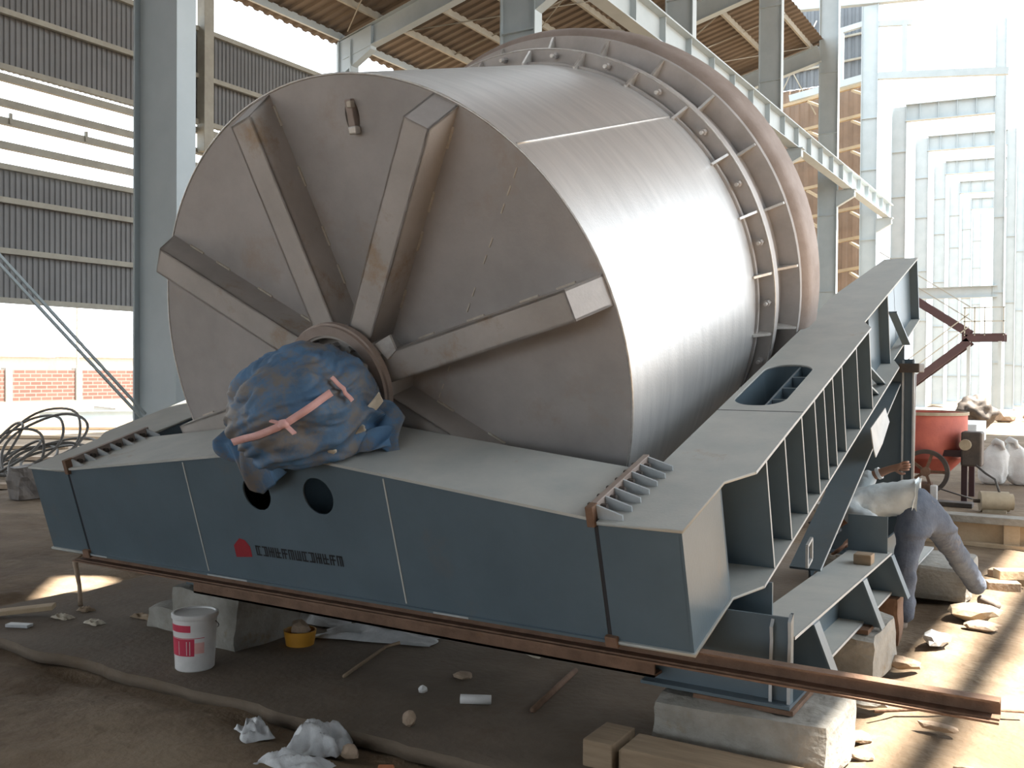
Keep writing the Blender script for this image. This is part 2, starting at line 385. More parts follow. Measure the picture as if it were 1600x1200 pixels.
# ---- columns
def column(x0, x1, y, z1, label, group=None, fw=.24, stubs=()):
    e = empty('steel_column', ((x0+x1)/2, y+fw/2, 0)); tag(e, label, 'column', group)
    h = (x1-x0)/2
    box('inner_flange', (h-.022, -fw/2, 0), (h, fw/2, z1), 'column', e)
    box('outer_flange', (-h, -fw/2, 0), (-h+.022, fw/2, z1), 'column', e)
    box('web', (-h+.02, -.05, 0), (h-.02, -.036, z1), 'column', e)
    box('base_plate', (-h-.08, -fw/2-.08, 0), (h+.08, fw/2+.08, .03), 'column', e)
    for z in stubs:
        box('splice_stiffener', (-h+.02, -fw/2, z-.01), (h-.02, -.05, z+.01), 'column', e)
    return e
YN = lambda n: 5.99+6.6*n
names = ['thick pale grey steel column at left beside the drum, nearest of its row', 'pale grey steel column rising just behind the top of the drum',
         'pale grey column behind the crane girder above the drum rim', 'grey column crossing the crane girder right of the drum, roof behind it',
         'grey column at the far end of the brown roof, carrying the crane girder', 'tall grey column just past the end of the crane girder']
for n in range(12):
    ORD = ['first', 'second', 'third', 'fourth', 'fifth', 'farthest']
    lab = names[n] if n < 6 else ORD[n-6]+' of the bare pale columns receding beyond the crane girder end'
    column(-7.92, -7.30, YN(n), 15.97 if n < 6 else 13.6, lab, 'columns of the crane girder row' if n < 6 else 'bare columns beyond the hall', .22, (1.6, 4.4, 6.9, 9.6, 11.6) if n else (7.4, 10.2))
for n in range(6, 12):
    column(-3.78, -3.36, YN(n), 16.8 if n == 6 else 13.6, 'tall pale post at far right beside the maroon stair landing' if n == 6 else ORD[n-6]+' column of the far right row, counted from the tall post',
           None if n == 6 else 'far right columns', .2, (2.2, 5.2, 8.4))
for n in range(6, 11):
    b = empty('portal_beam', (-5.55, YN(n)+.1, 13.3)); tag(b, ['highest-looking', 'second', 'third', 'fourth', 'smallest'][n-6]+' of the nested pale cross beams against the white sky', 'beam', 'cross beams of the bare frames')
    prism('beam', isec(.3, .75, .03, .02), (-1.8, 0, 0), (1.8, 0, -.1), 'column', b)
    for k in range(4): box('stiffener', (-1.2+.75*k, -.13, -.38), (-1.18+.75*k, -.01, .36), 'column', b)
# open end frame at the crane-girder end
ef = empty('open_end_frame', (-7.3, YN(5)+.1, 0)); tag(ef, 'open steel frame of thin beams and posts against the blown-out sky', 'frame')
bar('top_beam', (-3.2, 0, 16.5), (6.4, 0, 15.6), .3, .42, 'column', ef)
bar('mid_beam', (0, 0, 13.2), (4.5, 0, 12.7), .2, .26, 'column', ef)
bar('mid_beam', (-.6, 0, 13.2), (-3.4, 0, 12.8), .2, .26, 'column', ef)
bar('upper_rail', (0, 0, 15.2), (1.2, 0, 15.05), .16, .2, 'column', ef)
bar('upper_rail', (-.6, 0, 15.3), (-3.4, 0, 14.9), .16, .2, 'column', ef)
bar('short_post', (.95, 0, 13.1), (.95, 0, 15.1), .18, .18, 'column', ef)
bar('short_post', (-1.4, 0, 13.0), (-1.4, 0, 15.2), .18, .18, 'column', ef)
for n, x0, x1, z in ((6, -7.3, -3.6, 5.25),):
    b = empty('tie_beam', ((x0+x1)/2, YN(n)+.05, z)); tag(b, 'deep grey tie beam above the maroon stairs between two far columns', 'beam')
    prism('beam', isec(.26, .5, .03, .02), ((x0-x1)/2, 0, 0), ((x1-x0)/2, 0, 0), 'column', b)

# ---- crane girder on brackets
cg = empty('crane_girder', (-6.95, 25, 8.0)); tag(cg, 'long pale crane girder running diagonally past the columns behind the drum', 'girder')
box('top_flange', (-.17, -19.2, .235), (.17, 14.6, .265), 'column', cg)
box('bottom_flange', (-.14, -19.2, -.29), (.14, 14.6, -.265), 'column', cg)
box('web', (-.01, -19.2, -.265), (.01, 14.6, .235), 'column', cg)
box('rail', (-.035, -19.2, .265), (.035, 14.6, .33), 'girt', cg)
for k in range(26):
    y = -19.0+k*1.32
    box('web_stiffener', (.01, y, -.265), (.13, y+.02, .235), 'column', cg)
for n in range(0, 6):
    b = empty('girder_bracket', (-7.3, YN(n)+.11, 7.45)); tag(b, 'short bracket carrying the crane girder on the '+['nearest thick left', 'second', 'third', 'fourth', 'fifth', 'last'][n]+' column', 'bracket', 'crane girder brackets')
    hexa('bracket_web', [(0, -.1, -.28), (0, -.1, .25), (0, .1, -.28), (0, .1, .25), (.55, -.1, .02), (.55, -.1, .25), (.55, .1, .02), (.55, .1, .25)], 'column', b)
    box('bracket_plate', (0, -.14, .225), (.6, .14, .25), 'column', b)

# ---- diagonal brace at the big column
br = empty('diagonal_brace', (-7.62, 5.9, 1.2)); tag(br, 'thin pair of diagonal brace angles running down to the thick left column', 'brace')
for dz in (0, .075): bar('brace_angle', (0, .0, dz), (0, -3.4, 3.25+dz), .022, .022, 'column', br)

# ---- gable beyond the lean-to roof: dark sheeting above, tan sheeting with primed framing below
gw = empty('wall_gable', (-12.3, 41, 0)); tag(gw, 'gable beyond the roof: dark upper sheeting over tan panels and framing', None, None, 'structure')
corrugated('dark_sheet', (-4.5, 0, 13.7), (8.9, 0, 0), (0, 0, 3.6), 'sheet_dark', gw, .3, .05)
corrugated('tan_sheet', (-4.5, .1, 0), (8.9, 0, 0), (0, 0, 13.7), 'sheet_brown', gw, .4, .05)
for k in range(9):
    z = 13.3-k*1.22
    bar('cross_rail', (-4.4, -.8, z-1.2), (4.3, -.8, z), .16, .12, 'gold', gw)
    for q in range(5): bar('knee_strut', (-3.2+1.75*q, -.8, z-1.0+.2*q), (-2.3+1.75*q, -1.7, z-1.6+.2*q), .1, .1, 'gold', gw)
for z in (14.6, 15.6): bar('cross_rail', (-4.4, -.1, z-.5), (4.3, -.1, z), .08, .08, 'girt', gw)
for s in (-1, 1): tube('x_brace', [(1.2-1.0*s, -.15, 12.5), (1.2+1.0*s, -.15, 16.4)], .025, 'girt', gw, 6)

# ---- the yard to the left: brick boundary wall, houses, pole
yw = empty('wall_boundary', (-47, 32, 0)); tag(yw, 'low red brick boundary wall with concrete posts beyond the open side', None, None, 'structure')
box('brickwork', (-.12, -40, -.3), (.12, 60, 1.62), 'brickwall', yw)
for k in range(26): box('wall_pillar', (-.2, -39+k*3.9-.17, -.3), (.25, -39+k*3.9+.17, 1.72), 'concrete', yw)
for (x, y, w, d, h, lab) in ((-78, 43.5, 9, 7, 2.6, 'small pale house with a low gable roof, far left'), (-82, 57, 11, 7, 2.7, 'pale house roof beyond the brick wall beside the thick column')):
    e = empty('house', (x, y, 0)); tag(e, lab, 'house')
    box('house_wall', (-d/2, -w/2, 0), (d/2, w/2, h), 'house', e)
    pyd('house_roof', [(-d/2-.4, -w/2-.5, h), (d/2+.4, -w/2-.5, h), (d/2+.4, w/2+.5, h), (-d/2-.4, w/2+.5, h), (-d/2-.4, 0, h+1.3), (d/2+.4, 0, h+1.3)],
        [(0, 1, 5, 4), (2, 3, 4, 5), (0, 4, 3), (1, 2, 5), (0, 3, 2, 1)], 'house', e)
up_ = empty('utility_pole', (-62, 42.3, 0)); tag(up_, 'thin utility pole with crossarm beyond the brick wall', 'pole')
cyl('pole', (0, 0, 0), (0, 0, 6.6), .11, 'concrete', up_, 8); bar('crossarm', (0, -.8, 6.2), (0, .8, 6.2), .1, .12, 'concrete', up_)

# ---- maroon switchback stair in the distance
st = empty('maroon_stair', (-4.5, 41, 0)); tag(st, 'maroon steel stair with landing and thin handrails at far right', 'stair')
def stringer(a, b, nm='stringer'):
    for dy in (0, .9): bar(nm, (a[0], dy, a[1]), (b[0], dy, b[1]), .06, .3, 'maroon', st)
stringer((-3.1, .25), (.3, 3.0)); stringer((-3.2, 5.7), (.3, 3.28))
for dy in (0, .9): bar('landing_beam', (.05, dy, 3.13), (1.55, dy, 3.13), .06, .3, 'maroon', st)
box('landing', (.05, -.05, 3.24), (1.55, 1.0, 3.28), 'maroon', st)
for k in range(11):
    q = (k+.5)/11; box('tread', (-3.1+3.4*q-.13, 0, .25+2.75*q+.05), (-3.1+3.4*q+.13, .9, .25+2.75*q+.08), 'maroon', st)
for k in range(10):
    q = (k+.5)/10; box('tread', (-3.2+3.5*q-.13, 0, 5.7-2.42*q+.03), (-3.2+3.5*q+.13, .9, 5.7-2.42*q+.06), 'maroon', st)
for x in (.15, .5, .85, 1.5): bar('handrail_post', (x, -.03, 3.2), (x, -.03, 4.3), .04, .04, 'girt', st)
for z in (3.75, 4.28): bar('handrail', (.1, -.03, z), (1.55, -.03, z), .04, .04, 'girt', st)
for dz in (.55, 1.05):
    bar('handrail', (-3.1, -.03, .25+dz), (.3, -.03, 3.0+dz), .04, .04, 'girt', st)
    bar('handrail', (-3.2, .93, 5.7+dz), (.3, .93, 3.28+dz), .04, .04, 'girt', st)
for x in (.25, 1.35): bar('landing_leg', (x, .45, 0), (x, .45, 3.0), .12, .12, 'column', st)

# ================================================================== THE MACHINE
TILT = 0.288642
ORG = Vector((-1.377, 3.705, .56))
MC = -2.15                      # mid-plane of the frame in its own coordinates
def machine_empty(name): return empty(name, ORG, (TILT, 0, 0))
fr = machine_empty('cradle_frame'); tag(fr, 'tilted grey-blue steel cradle frame of box beams carrying the drum', 'frame')
X3, Y3, Z3 = (1, 0, 0), (0, 1, 0), (0, 0, 1)
def gather(name, before):      # plates welded into one beam become its sub-parts
    e = empty(name); e.parent = fr
    for c in list(fr.children):
        if c.name not in before and c is not e: c.parent = e
    return {c.name for c in fr.children}
seen = set()
# --- front beam, middle section
front = [(-3.915, 0), (-.385, 0), (-.385, .551), (-1.80, .715), (-2.5, .715), (-3.915, .547)]
hl = [circ(-2.335, .52, .098), circ(-1.905, .535, .098)]
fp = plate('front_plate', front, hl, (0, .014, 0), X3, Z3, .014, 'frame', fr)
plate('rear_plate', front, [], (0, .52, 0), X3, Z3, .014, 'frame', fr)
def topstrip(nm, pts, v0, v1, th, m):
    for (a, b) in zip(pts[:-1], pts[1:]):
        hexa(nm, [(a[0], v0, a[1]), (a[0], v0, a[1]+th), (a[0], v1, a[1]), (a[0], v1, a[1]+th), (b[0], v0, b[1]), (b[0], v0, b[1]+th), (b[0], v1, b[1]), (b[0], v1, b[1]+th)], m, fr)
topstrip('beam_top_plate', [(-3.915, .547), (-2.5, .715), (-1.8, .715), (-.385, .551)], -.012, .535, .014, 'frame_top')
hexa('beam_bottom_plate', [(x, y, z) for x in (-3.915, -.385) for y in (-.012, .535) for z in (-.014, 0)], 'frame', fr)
for u in (-2.855, -1.465): box('weld_seam', (u-.004, -.003, .01), (u+.004, .0, .66), 'frame_top', fr)
for u0, u1 in ((-3.9, -3.75), (-2.86, -2.55), (-1.3, -1.1)): box('edge_scrape', (u0, -.014, -.012), (u1, -.0125, -.003), 'frame_edge', fr)
seen = gather('front_beam', seen)
# --- end boxes and side beams (s = +1 right, -1 left mirrored about MC)
def mu(u, s): return u if s > 0 else 2*MC-u
STV = [.80, 1.11, 1.43, 1.70, 1.91, 2.12, 2.36, 2.77, 3.18]
def ml(pts, s): return [(mu(x, s), y) for x, y in pts]
def mbox(nm, u0, u1, v0, v1, w0, w1, m, s, bevel=0):
    a, b = sorted((mu(u0, s), mu(u1, s))); return box(nm, (a, v0, w0), (b, v1, w1), m, fr, bevel)
for s in (1, -1):
    # end box
    mbox('end_front_plate', -.365, -.012, 0, .014, 0, .535, 'frame', s)
    mbox('end_side_plate', -.014, 0, 0, .46, 0, .535, 'frame', s)
    # bent transition from the side plate into the web
    prev = (0, .46)
    for k in range(1, 6):
        a = k/5*PI/2; cur = (-.12*(1-math.cos(a)), .46+.11*math.sin(a))
        p, q = prev, cur
        pts = [(mu(p[0]-.014, s), p[1], 0), (mu(p[0]-.014, s), p[1], .535), (mu(p[0], s), p[1], 0), (mu(p[0], s), p[1], .535), (mu(q[0]-.014, s), q[1], 0), (mu(q[0]-.014, s), q[1], .535), (mu(q[0], s), q[1], 0), (mu(q[0], s), q[1], .535)]
        hexa('bent_plate', pts, 'frame', fr); prev = cur
    out_top = [(-.365, -.012), (.008, -.012), (.008, .50), (.108, .635), (.108, 3.23), (.035, 3.40), (.035, 5.75), (-.245, 5.75), (-.37, 4.2), (-.345, 3.42), (-.345, .60), (-.365, .60)]
    sl_ = slot(-.315, -.03, 1.55, 2.34, .13)
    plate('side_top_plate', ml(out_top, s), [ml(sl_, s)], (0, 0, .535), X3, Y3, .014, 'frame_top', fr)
    lv = []
    for x, y in ml(sl_, s): lv += [(x, y, .538), (x, y, .30)]
    nl = len(lv)//2
    pyd('slot_liner', lv, [(2*i, 2*((i+1) % nl), 2*((i+1) % nl)+1, 2*i+1) for i in range(nl)], 'frame', fr, True)
    out_bot = [(-.365, -.012), (.008, -.012), (.008, .48), (.108, .62), (.108, 4.2), (.035, 4.4), (.035, 5.75), (-.245, 5.75), (-.345, 3.42), (-.345, .60), (-.365, .60)]
    plate('side_bottom_plate', ml(out_bot, s), [], (0, 0, -.014), X3, Y3, .014, 'frame_top', fr)
    mbox('plate_edge', .108, .1095, .635, 3.23, .535, .549, 'frame_edge', s)
    mbox('plate_edge', .108, .1095, .62, 4.2, -.014, 0, 'frame_edge', s)
    mbox('outer_web', -.132, -.12, .57, 3.9, 0, .535, 'frame', s)
    mbox('inner_web', -.33, -.318, .55, 4.3, 0, .535, 'frame', s)
    mbox('tail_web', -.05, -.038, 3.9, 5.74, 0, .535, 'frame', s)
    mbox('tail_plate', -.24, .03, 5.73, 5.75, 0, .535, 'frame', s)
    for v in STV:
        mbox('stiffener', -.12, .104, v-.006, v+.006, 0, .535, 'frame', s)
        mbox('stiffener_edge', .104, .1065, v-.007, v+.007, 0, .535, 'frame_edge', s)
    mbox('cross_stiffener', -.12, .03, 4.28, 4.294, 0, .535, 'frame', s); mbox('stiffener_edge', .03, .0325, 4.28, 4.294, 0, .535, 'frame_edge', s)
    mbox('cross_stiffener', -.318, -.038, 4.95, 4.964, 0, .535, 'frame', s)
    for (v0, w0, v1, w1) in ((3.2, .30, 3.75, .0), (3.2, .16, 3.5, 0), (4.3, .40, 4.85, .0)):
        bar('diagonal_rib', (mu(.06, s), v0, w0), (mu(.06, s), v1, w1), .06, .012, 'frame', fr)
    mbox('plate_joint', -.345, .108, 1.455, 1.463, .5485, .5496, 'joint', s)
    # splice gap and bolted splice plate with ribs
    mbox('splice_gap', -.384, -.366, .004, .51, 0, .55, 'joint', s)
    uu = sorted((mu(-.405, s), mu(-.375, s)))
    box('splice_plate', (uu[0], .035, .53), (uu[1], .60, .615), 'ring_rust', fr, .003)
    box('splice_end', (uu[0]-.002, -.02, .525), (uu[1]+.002, .034, .615), 'rust', fr, .003)
    u1 = uu[1]
    for k in range(7):
        v = .02+k*.093
        hexa('splice_rib', [(u1, v, .549), (u1, v, .61), (u1, v+.010, .549), (u1, v+.010, .61), (u1+.115, v, .549), (u1+.115, v, .572), (u1+.115, v+.010, .549), (u1+.115, v+.010, .572)], 'frame_edge', fr)
    for k in range(6):
        v = .068+k*.093
        cyl('bolt', (uu[0]-.03, v, .583), (u1+.028, v, .583), .014, 'darkmetal', fr, 6)
    for k in range(5): cyl('small_bolt', (uu[0]-.09, .05+k*.035, .548), (uu[0]-.09, .05+k*.035, .575), .007, 'darkmetal', fr, 6)
    seen = gather('side_beam', seen)
# end caps of the left/right boxes at the bottom
for u in (-.365, -3.945): box('splice_lug', (u-.03, -.02, -.03), (u+.03, .05, .02), 'rust', fr, .004)
# lettering and red mark on the front plate
lg = pyd('red_mark', [(-2.60, -.0015, .125), (-2.475, -.0015, .14), (-2.475, -.0015, .20), (-2.505, -.0015, .235), (-2.545, -.0015, .242), (-2.60, -.0015, .195)], [(0, 1, 2, 3, 4, 5)], 'logo_red', fr)
lg['label'] = 'faded red emblem'
gl = []; gf = []
def rect(x0, z0, x1, z1):
    n = len(gl)
    gl.extend([(x0, -.0015, z0), (x1, -.0015, z0), (x1, -.0015, z1), (x0, -.0015, z1)]); gf.append((n, n+1, n+2, n+3))
for i in range(13):
    x = -2.435+i*.0475; b = .155+.006*i/13; h = .058; w = .04; t = .009
    pat = ['lrm', 'ltb', 'lrt', 'lbm', 'rtb', 'lrb', 'ltm'][(i*3+1) % 7]
    if 'l' in pat: rect(x, b, x+t, b+h)
    if 'r' in pat: rect(x+w-t, b, x+w, b+h)
    if 't' in pat: rect(x, b+h-t, x+w, b+h)
    if 'b' in pat: rect(x, b, x+w, b+t)
    if 'm' in pat: rect(x, b+h*.45, x+w, b+h*.45+t)
    rect(x+w*.42, b, x+w*.42+t, b+h)
wd = pyd('lettering', gl, gf, 'paint_mark', fr); wd['label'] = 'row of small dark blurred block letters'
# bearing on the beam (mostly under the tarpaulin)
be = machine_empty('bearing_housing'); tag(be, 'dark bearing housing on the front beam under the blue tarpaulin', 'bearing')
DC = Vector((-2.08, .75, .958))
box('pedestal', (-2.36, .06, .729), (-1.80, .46, .80), 'frame', be, .01)
lathe('housing', [(.13, -.17), (.235, -.17), (.235, .17), (.13, .17)], (DC.x, .26, DC.z), (0, 1, 0), 'darkmetal', be, 32)

# ------------------------------------------------------------------ drum
dr = machine_empty('steel_drum'); tag(dr, 'huge bare steel drum with ribbed end plate and flanged rim', 'drum')
R = 1.587
STITCH_A = ((1.126, 1.006), (.695, .287)); STITCH_B = ((.555, .034), (.41, -.211))
CX = lambda v: (DC.x, DC.y+v, DC.z)
AX = (0, 1, 0)
def dl(nm, prof, m, n=128): return lathe(nm, prof, (DC.x, DC.y, DC.z), AX, m, dr, n, ref=(1, 0, 0))
def pol(r, a, v):    # angle measured from +u towards +w
    return Vector((DC.x+r*math.cos(a), DC.y+v, DC.z+r*math.sin(a)))
dl('shell', [(R, .004), (R, 2.55), (R-.03, 2.55), (R-.03, .03), (R-.012, .004)], 'shell', 160)
a82 = math.radians(81.5); hx, hz = 1.375*math.cos(a82), 1.375*math.sin(a82)
disc = plate('end_plate', circ(0, 0, R-.004, 128), [[(hx+.045*math.cos(q), hz+.085*math.sin(q)) for q in [2*PI*i/24 for i in range(24)]]], (DC.x, DC.y+.02, DC.z), X3, Z3, .02, 'disc', dr)
lug = empty('lifting_eye'); lug.parent = dr
box('eye_lug', (DC.x+hx-.012, DC.y-.03, DC.z+hz-.085), (DC.x+hx+.03, DC.y+.06, DC.z+hz+.085), 'ring_rust', lug, .006)
box('eye_pad', (DC.x+hx-.005, DC.y-.05, DC.z+hz-.09), (DC.x+hx+.045, DC.y-.005, DC.z+hz-.05), 'bright', lug, .008)
box('eye_pad', (DC.x+hx+.005, DC.y-.04, DC.z+hz+.04), (DC.x+hx+.035, DC.y-.005, DC.z+hz+.075), 'bead', lug, .006)
tube('rim_weld', [pol(R-.002, 2*PI*i/120, .002) for i in range(120)], .007, 'bright', dr, 6, True)
tube('shell_seam', [pol(R+.002, math.radians(44.6), .02+1.94*i/12) for i in range(13)], .006, 'bright', dr, 6)
dl('back_plate', [(.0, 2.56), (R-.01, 2.56), (R-.01, 2.54), (0, 2.54)], 'disc', 64)
# spokes
for k in range(8):
    a = math.radians(15+45*k); e = Vector((math.cos(a), 0, math.sin(a))); t = Vector((-math.sin(a), 0, math.cos(a))); c = Vector((DC.x, DC.y, DC.z))
    sp = empty('spoke'); sp.parent = dr
    hw = .078; r0, r1, rf, d = .26, 1.575, 1.472, -.20
    def P(r, s_, v): return c+e*r+t*(s_*hw)+Vector((0, v, 0))
    th = .012
    hexa('spoke_face', [P(r0, -1, d), P(r0, -1, d+th), P(r0, 1, d), P(r0, 1, d+th), P(rf, -1, d), P(rf, -1, d+th), P(rf, 1, d), P(rf, 1, d+th)], 'spoke', sp)
    for s_ in (-1, 1):
        i_ = s_*(1-.012/hw)
        hexa('spoke_side', [P(r0, s_, d), P(r0, s_, 0), P(r0, i_, d), P(r0, i_, 0), P(rf, s_, d), P(r1, s_, 0), P(rf, i_, d), P(r1, i_, 0)], 'spoke', sp)
    hexa('spoke_end_cap', [P(rf, -1, d), P(rf-.012, -1, d), P(rf, 1, d), P(rf-.012, 1, d), P(r1, -1, 0), P(r1-.012, -1, 0), P(r1, 1, 0), P(r1-.012, 1, 0)], 'ring', sp)
    for s_ in (-1, 1):
        for q in range(4):
            rr = .42+q*.30+.04*((k+q) % 3)
            bar('weld_bead', P(rr, s_*1.06, -.004), P(rr+.11, s_*1.06, -.004), .010, .010, 'bead', sp)
# faint stitch welds of the stiffeners on the inside of the plate, in two straight runs
def on_plate(x, z): return Vector((DC.x+x, DC.y-.001, DC.z+z))
for (x0, z0), (x1, z1), n_, skip in ((STITCH_A[0], STITCH_A[1], 9, (3, 6)), (STITCH_B[0], STITCH_B[1], 5, (1,))):
    for k in range(n_):
        if k in skip: continue
        q = lambda t: on_plate(x0+(x1-x0)*t, z0+(z1-z0)*t)
        bar('stitch_weld', q(k/n_), q(k/n_+.55/n_), .007, .006, 'bead', dr)
# hub
dl('hub', [(.10, 0), (.30, 0), (.30, -.29), (.27, -.29), (.27, -.19), (.10, -.19)], 'spoke', 64)
dl('hub_flange', [(.285, -.24), (.345, -.24), (.345, -.275), (.335, -.28), (.335, -.30), (.285, -.30)], 'ring_rust', 64)
cyl('shaft', CX(-.19), CX(-.72), .11, 'ring', dr, 32)
for k in range(12):
    p = pol(.205, 2*PI*k/12+.1, -.19); cyl('hub_bolt', p, p+Vector((0, -.045, 0)), .02, 'ring', dr, 6)
for k in range(10):
    a = math.radians(10+36*k)
    bar('hub_weld_pad', pol(.32, a-.11, -.235), pol(.32, a+.11, -.235), .03, .02, 'bright', dr) if k in (1, 2, 3) else None
# clean bright wedge pad where a spoke meets the hub
hexa('hub_pad', [pol(.33, math.radians(40), -.2), pol(.33, math.radians(40), -.215), pol(.44, math.radians(36), -.19), pol(.44, math.radians(36), -.205),
                 pol(.35, math.radians(22), -.2), pol(.35, math.radians(22), -.215), pol(.42, math.radians(25), -.19), pol(.42, math.radians(25), -.205)], 'bright', dr)
# flanges, gussets, bolts of the rim
dl('collar_ring', [(R, 2.0), (R+.016, 2.0), (R+.016, 2.03), (R, 2.03)], 'ring')
dl('flange_ring', [(R-.02, 2.085), (1.690, 2.085), (1.690, 2.125), (R-.02, 2.125)], 'ring')
tube('flange_edge', [pol(1.687, 2*PI*i/120, 2.088) for i in range(120)], .006, 'bright', dr, 6, True)
dl('flange_ring', [(R-.02, 2.150), (1.682, 2.150), (1.682, 2.195), (R-.02, 2.195)], 'ring')
dl('neck', [(R-.01, 2.19), (1.640, 2.19), (1.640, 2.40), (R-.01, 2.40)], 'ring')
dl('large_flange', [(R-.02, 2.395), (1.770, 2.395), (1.770, 2.46), (R-.02, 2.46)], 'ring')
dl('outer_rim', [(1.60, 2.44), (1.765, 2.44), (1.805, 2.47), (1.822, 2.52), (1.822, 2.72), (1.79, 2.74), (1.60, 2.74)], 'ring_rust')
gs1 = None
NG = 26
for k in range(NG):
    a = math.radians(2.1+360/NG*k); e = Vector((math.cos(a), 0, math.sin(a))); t = Vector((-math.sin(a), 0, math.cos(a)))*.008
    c = Vector((DC.x, DC.y, DC.z))
    q = [c+e*(R-.004)+Vector((0, 1.955, 0)), c+e*(R-.004)+Vector((0, 2.09, 0)), c+e*(1.68)+Vector((0, 2.09, 0)), c+e*(1.678)+Vector((0, 2.065, 0)), c+e*(R+.012)+Vector((0, 1.955, 0))]
    pyd('gusset', [p-t for p in q]+[p+t for p in q], [(0, 1, 2, 3, 4), (5, 6, 7, 8, 9)]+[(i, (i+1) % 5, 5+(i+1) % 5, 5+i) for i in range(5)], 'bright', dr)
    a += math.radians(-.6); e = Vector((math.cos(a), 0, math.sin(a))); t = Vector((-math.sin(a), 0, math.cos(a)))*.008
    q = [c+e*1.63+Vector((0, 2.28, 0)), c+e*1.63+Vector((0, 2.40, 0)), c+e*1.765+Vector((0, 2.40, 0)), c+e*1.762+Vector((0, 2.375, 0)), c+e*1.655+Vector((0, 2.28, 0))]
    pyd('rim_gusset', [p-t for p in q]+[p+t for p in q], [(0, 1, 2, 3, 4), (5, 6, 7, 8, 9)]+[(i, (i+1) % 5, 5+(i+1) % 5, 5+i) for i in range(5)], 'bright', dr)
    ab = math.radians(2.1+360/NG*(k+.52)); p = pol(1.643, ab, 2.086)
    b = cyl('rim_bolt', p, p+Vector((0, -.05, 0)), .021, 'ring', dr, 6)
    cyl('bolt_tip', p+Vector((0, -.05, 0)), p+Vector((0, -.075, 0)), .012, 'bright', b, 8)

# ------------------------------------------------------------------ tarpaulin over the bearing
tp = machine_empty('blue_tarpaulin')
tag(tp, 'dirty blue tarpaulin bundled round the drum bearing and tied with ribbon', 'tarpaulin')
TCc = Vector((-1.985, .12, .975))
def tarp_r(d):
    a = Vector((d.x/.345, d.y/.37, d.z/.30)); base = 1/a.length
    low = min(1, max(0, .55-d.z*1.1))
    c = d.z*1.0-d.x*.30+.25*noise.noise(d*1.6+Vector((4, 2, 8)))
    al = d.x*.9+d.y*.5
    rg = 1-2*abs(noise.noise(Vector((c*3.3, al*.55, 1.7)))); rg2 = 1-2*abs(noise.noise(Vector((c*7.5, al*1.0+3, 5.1))))
    dome = noise.noise(Vector((d.x*2.0+d.z*1.2, d.y*2, d.z*1.3+7)))
    cr = abs(noise.noise(Vector((d.x*3.2-d.z*2.2, d.y*3, d.z*1.4+2))))
    return base*(.95+low*(.15*rg+.085*rg2)+.10*dome+(1-low)*.13*cr+.03*(1-2*abs(noise.noise(Vector((c*15, al*2.2, 9))))))
def tarp_pt(d, off=0):
    d = d.normalized(); p = TCc+d*(tarp_r(d)+off)
    fl = .735
    if p.z < fl:                     # rests on the beam and spreads there
        k = (fl-p.z); p.z = fl+.01+.02*noise.noise(p*9); p.x += (1 if d.x > 0 else -1)*k*.35; p.y -= k*.18
    return p
bm = bmesh.new(); bmesh.ops.create_icosphere(bm, subdivisions=6, radius=1)
for v in bm.verts: v.co = tarp_pt(v.co.copy())
me = bpy.data.meshes.new('tarp_body'); bm.to_mesh(me); bm.free(); link('tarp_body', me, 'tarp', tp, True)
# flap hanging over the front edge of the beam
def sheet(name, fn, nu, nv, m, parent, th=.004, smooth=True):
    v = []; f = []
    for k in (0, 1):
        for j in range(nv+1):
            for i in range(nu+1):
                p = Vector(fn(i/nu, j/nv)); v.append(p+Vector((0, th*k, th*.3*k)))
    w = nu+1; n = w*(nv+1)
    for j in range(nv):
        for i in range(nu):
            q = (j*w+i, j*w+i+1, (j+1)*w+i+1, (j+1)*w+i); f.append(q); f.append(tuple(n+x for x in reversed(q)))
    ring = [i for i in range(nu+1)]+[j*w+nu for j in range(1, nv+1)]+[nv*w+i for i in range(nu-1, -1, -1)]+[j*w for j in range(nv-1, 0, -1)]
    for a, b in zip(ring, ring[1:]+ring[:1]): f.append((a, b, n+b, n+a))
    return pyd(name, v, f, m, parent, smooth)
def flap(a, b):
    x = -2.50+.40*a+(.07*b+.02*b*math.sin(a*9)); w = .86-.30*b*(1-.55*abs(a-.55)*2)-.03*a
    y = -.03-.09*(1-b)*0-.05*math.sin(b*2)-.018*math.sin(a*13+b*3)-.012*math.sin(a*29+1)+(.10*max(0, .25-b)/.25)
    return (x, y, w)
sheet('tarp_flap', flap, 40, 24, 'tarp', tp)
def skirt(a, b):
    x = -2.18+.62*a; y = .03-.06*b-.03*math.sin(a*17)-.02*math.sin(a*31+b*4)+.22*a
    w = .83-.095*b+.012*math.sin(a*23+b*5)
    return (x, y-.02, max(w, .738-.03*0))
sheet('tarp_skirt', skirt, 44, 14, 'tarp', tp)
def wing(a, b):
    return (-1.80+.24*a, .22+.12*a-.10*b+.03*math.sin(9*a+5*b), .96-.15*b-.06*a*b+.03*math.sin(11*a)-.09*a*a)
sheet('tarp_corner', wing, 20, 16, 'tarp', tp)
def wcl(a, b):
    x = -1.93+.36*a; return (x, -.035+.24*a-.03*math.sin(12*a)-.02*b, .765+.03*math.sin(7*a+1)+.17*a*a+.055*b)
wc_ = sheet('white_lining', wcl, 24, 8, 'tarp_white', tp); wc_['label'] = 'dirty white lining showing at the tarpaulin hem'
def wc2(a, b): return (-2.06+.10*a, -.05+.02*math.sin(7*a), .735+.05*b+.02*a)
sheet('white_lining', wc2, 8, 5, 'tarp_white', tp)
rock('white_wad', (-1.775, -.02, .765), (.17, .09, .085), 'tarp_white', tp, 8, 4, .55, False)
rock('white_wad', (-1.70, .12, .83), (.12, .07, .06), 'tarp_white', tp, 9, 4, .55, False)
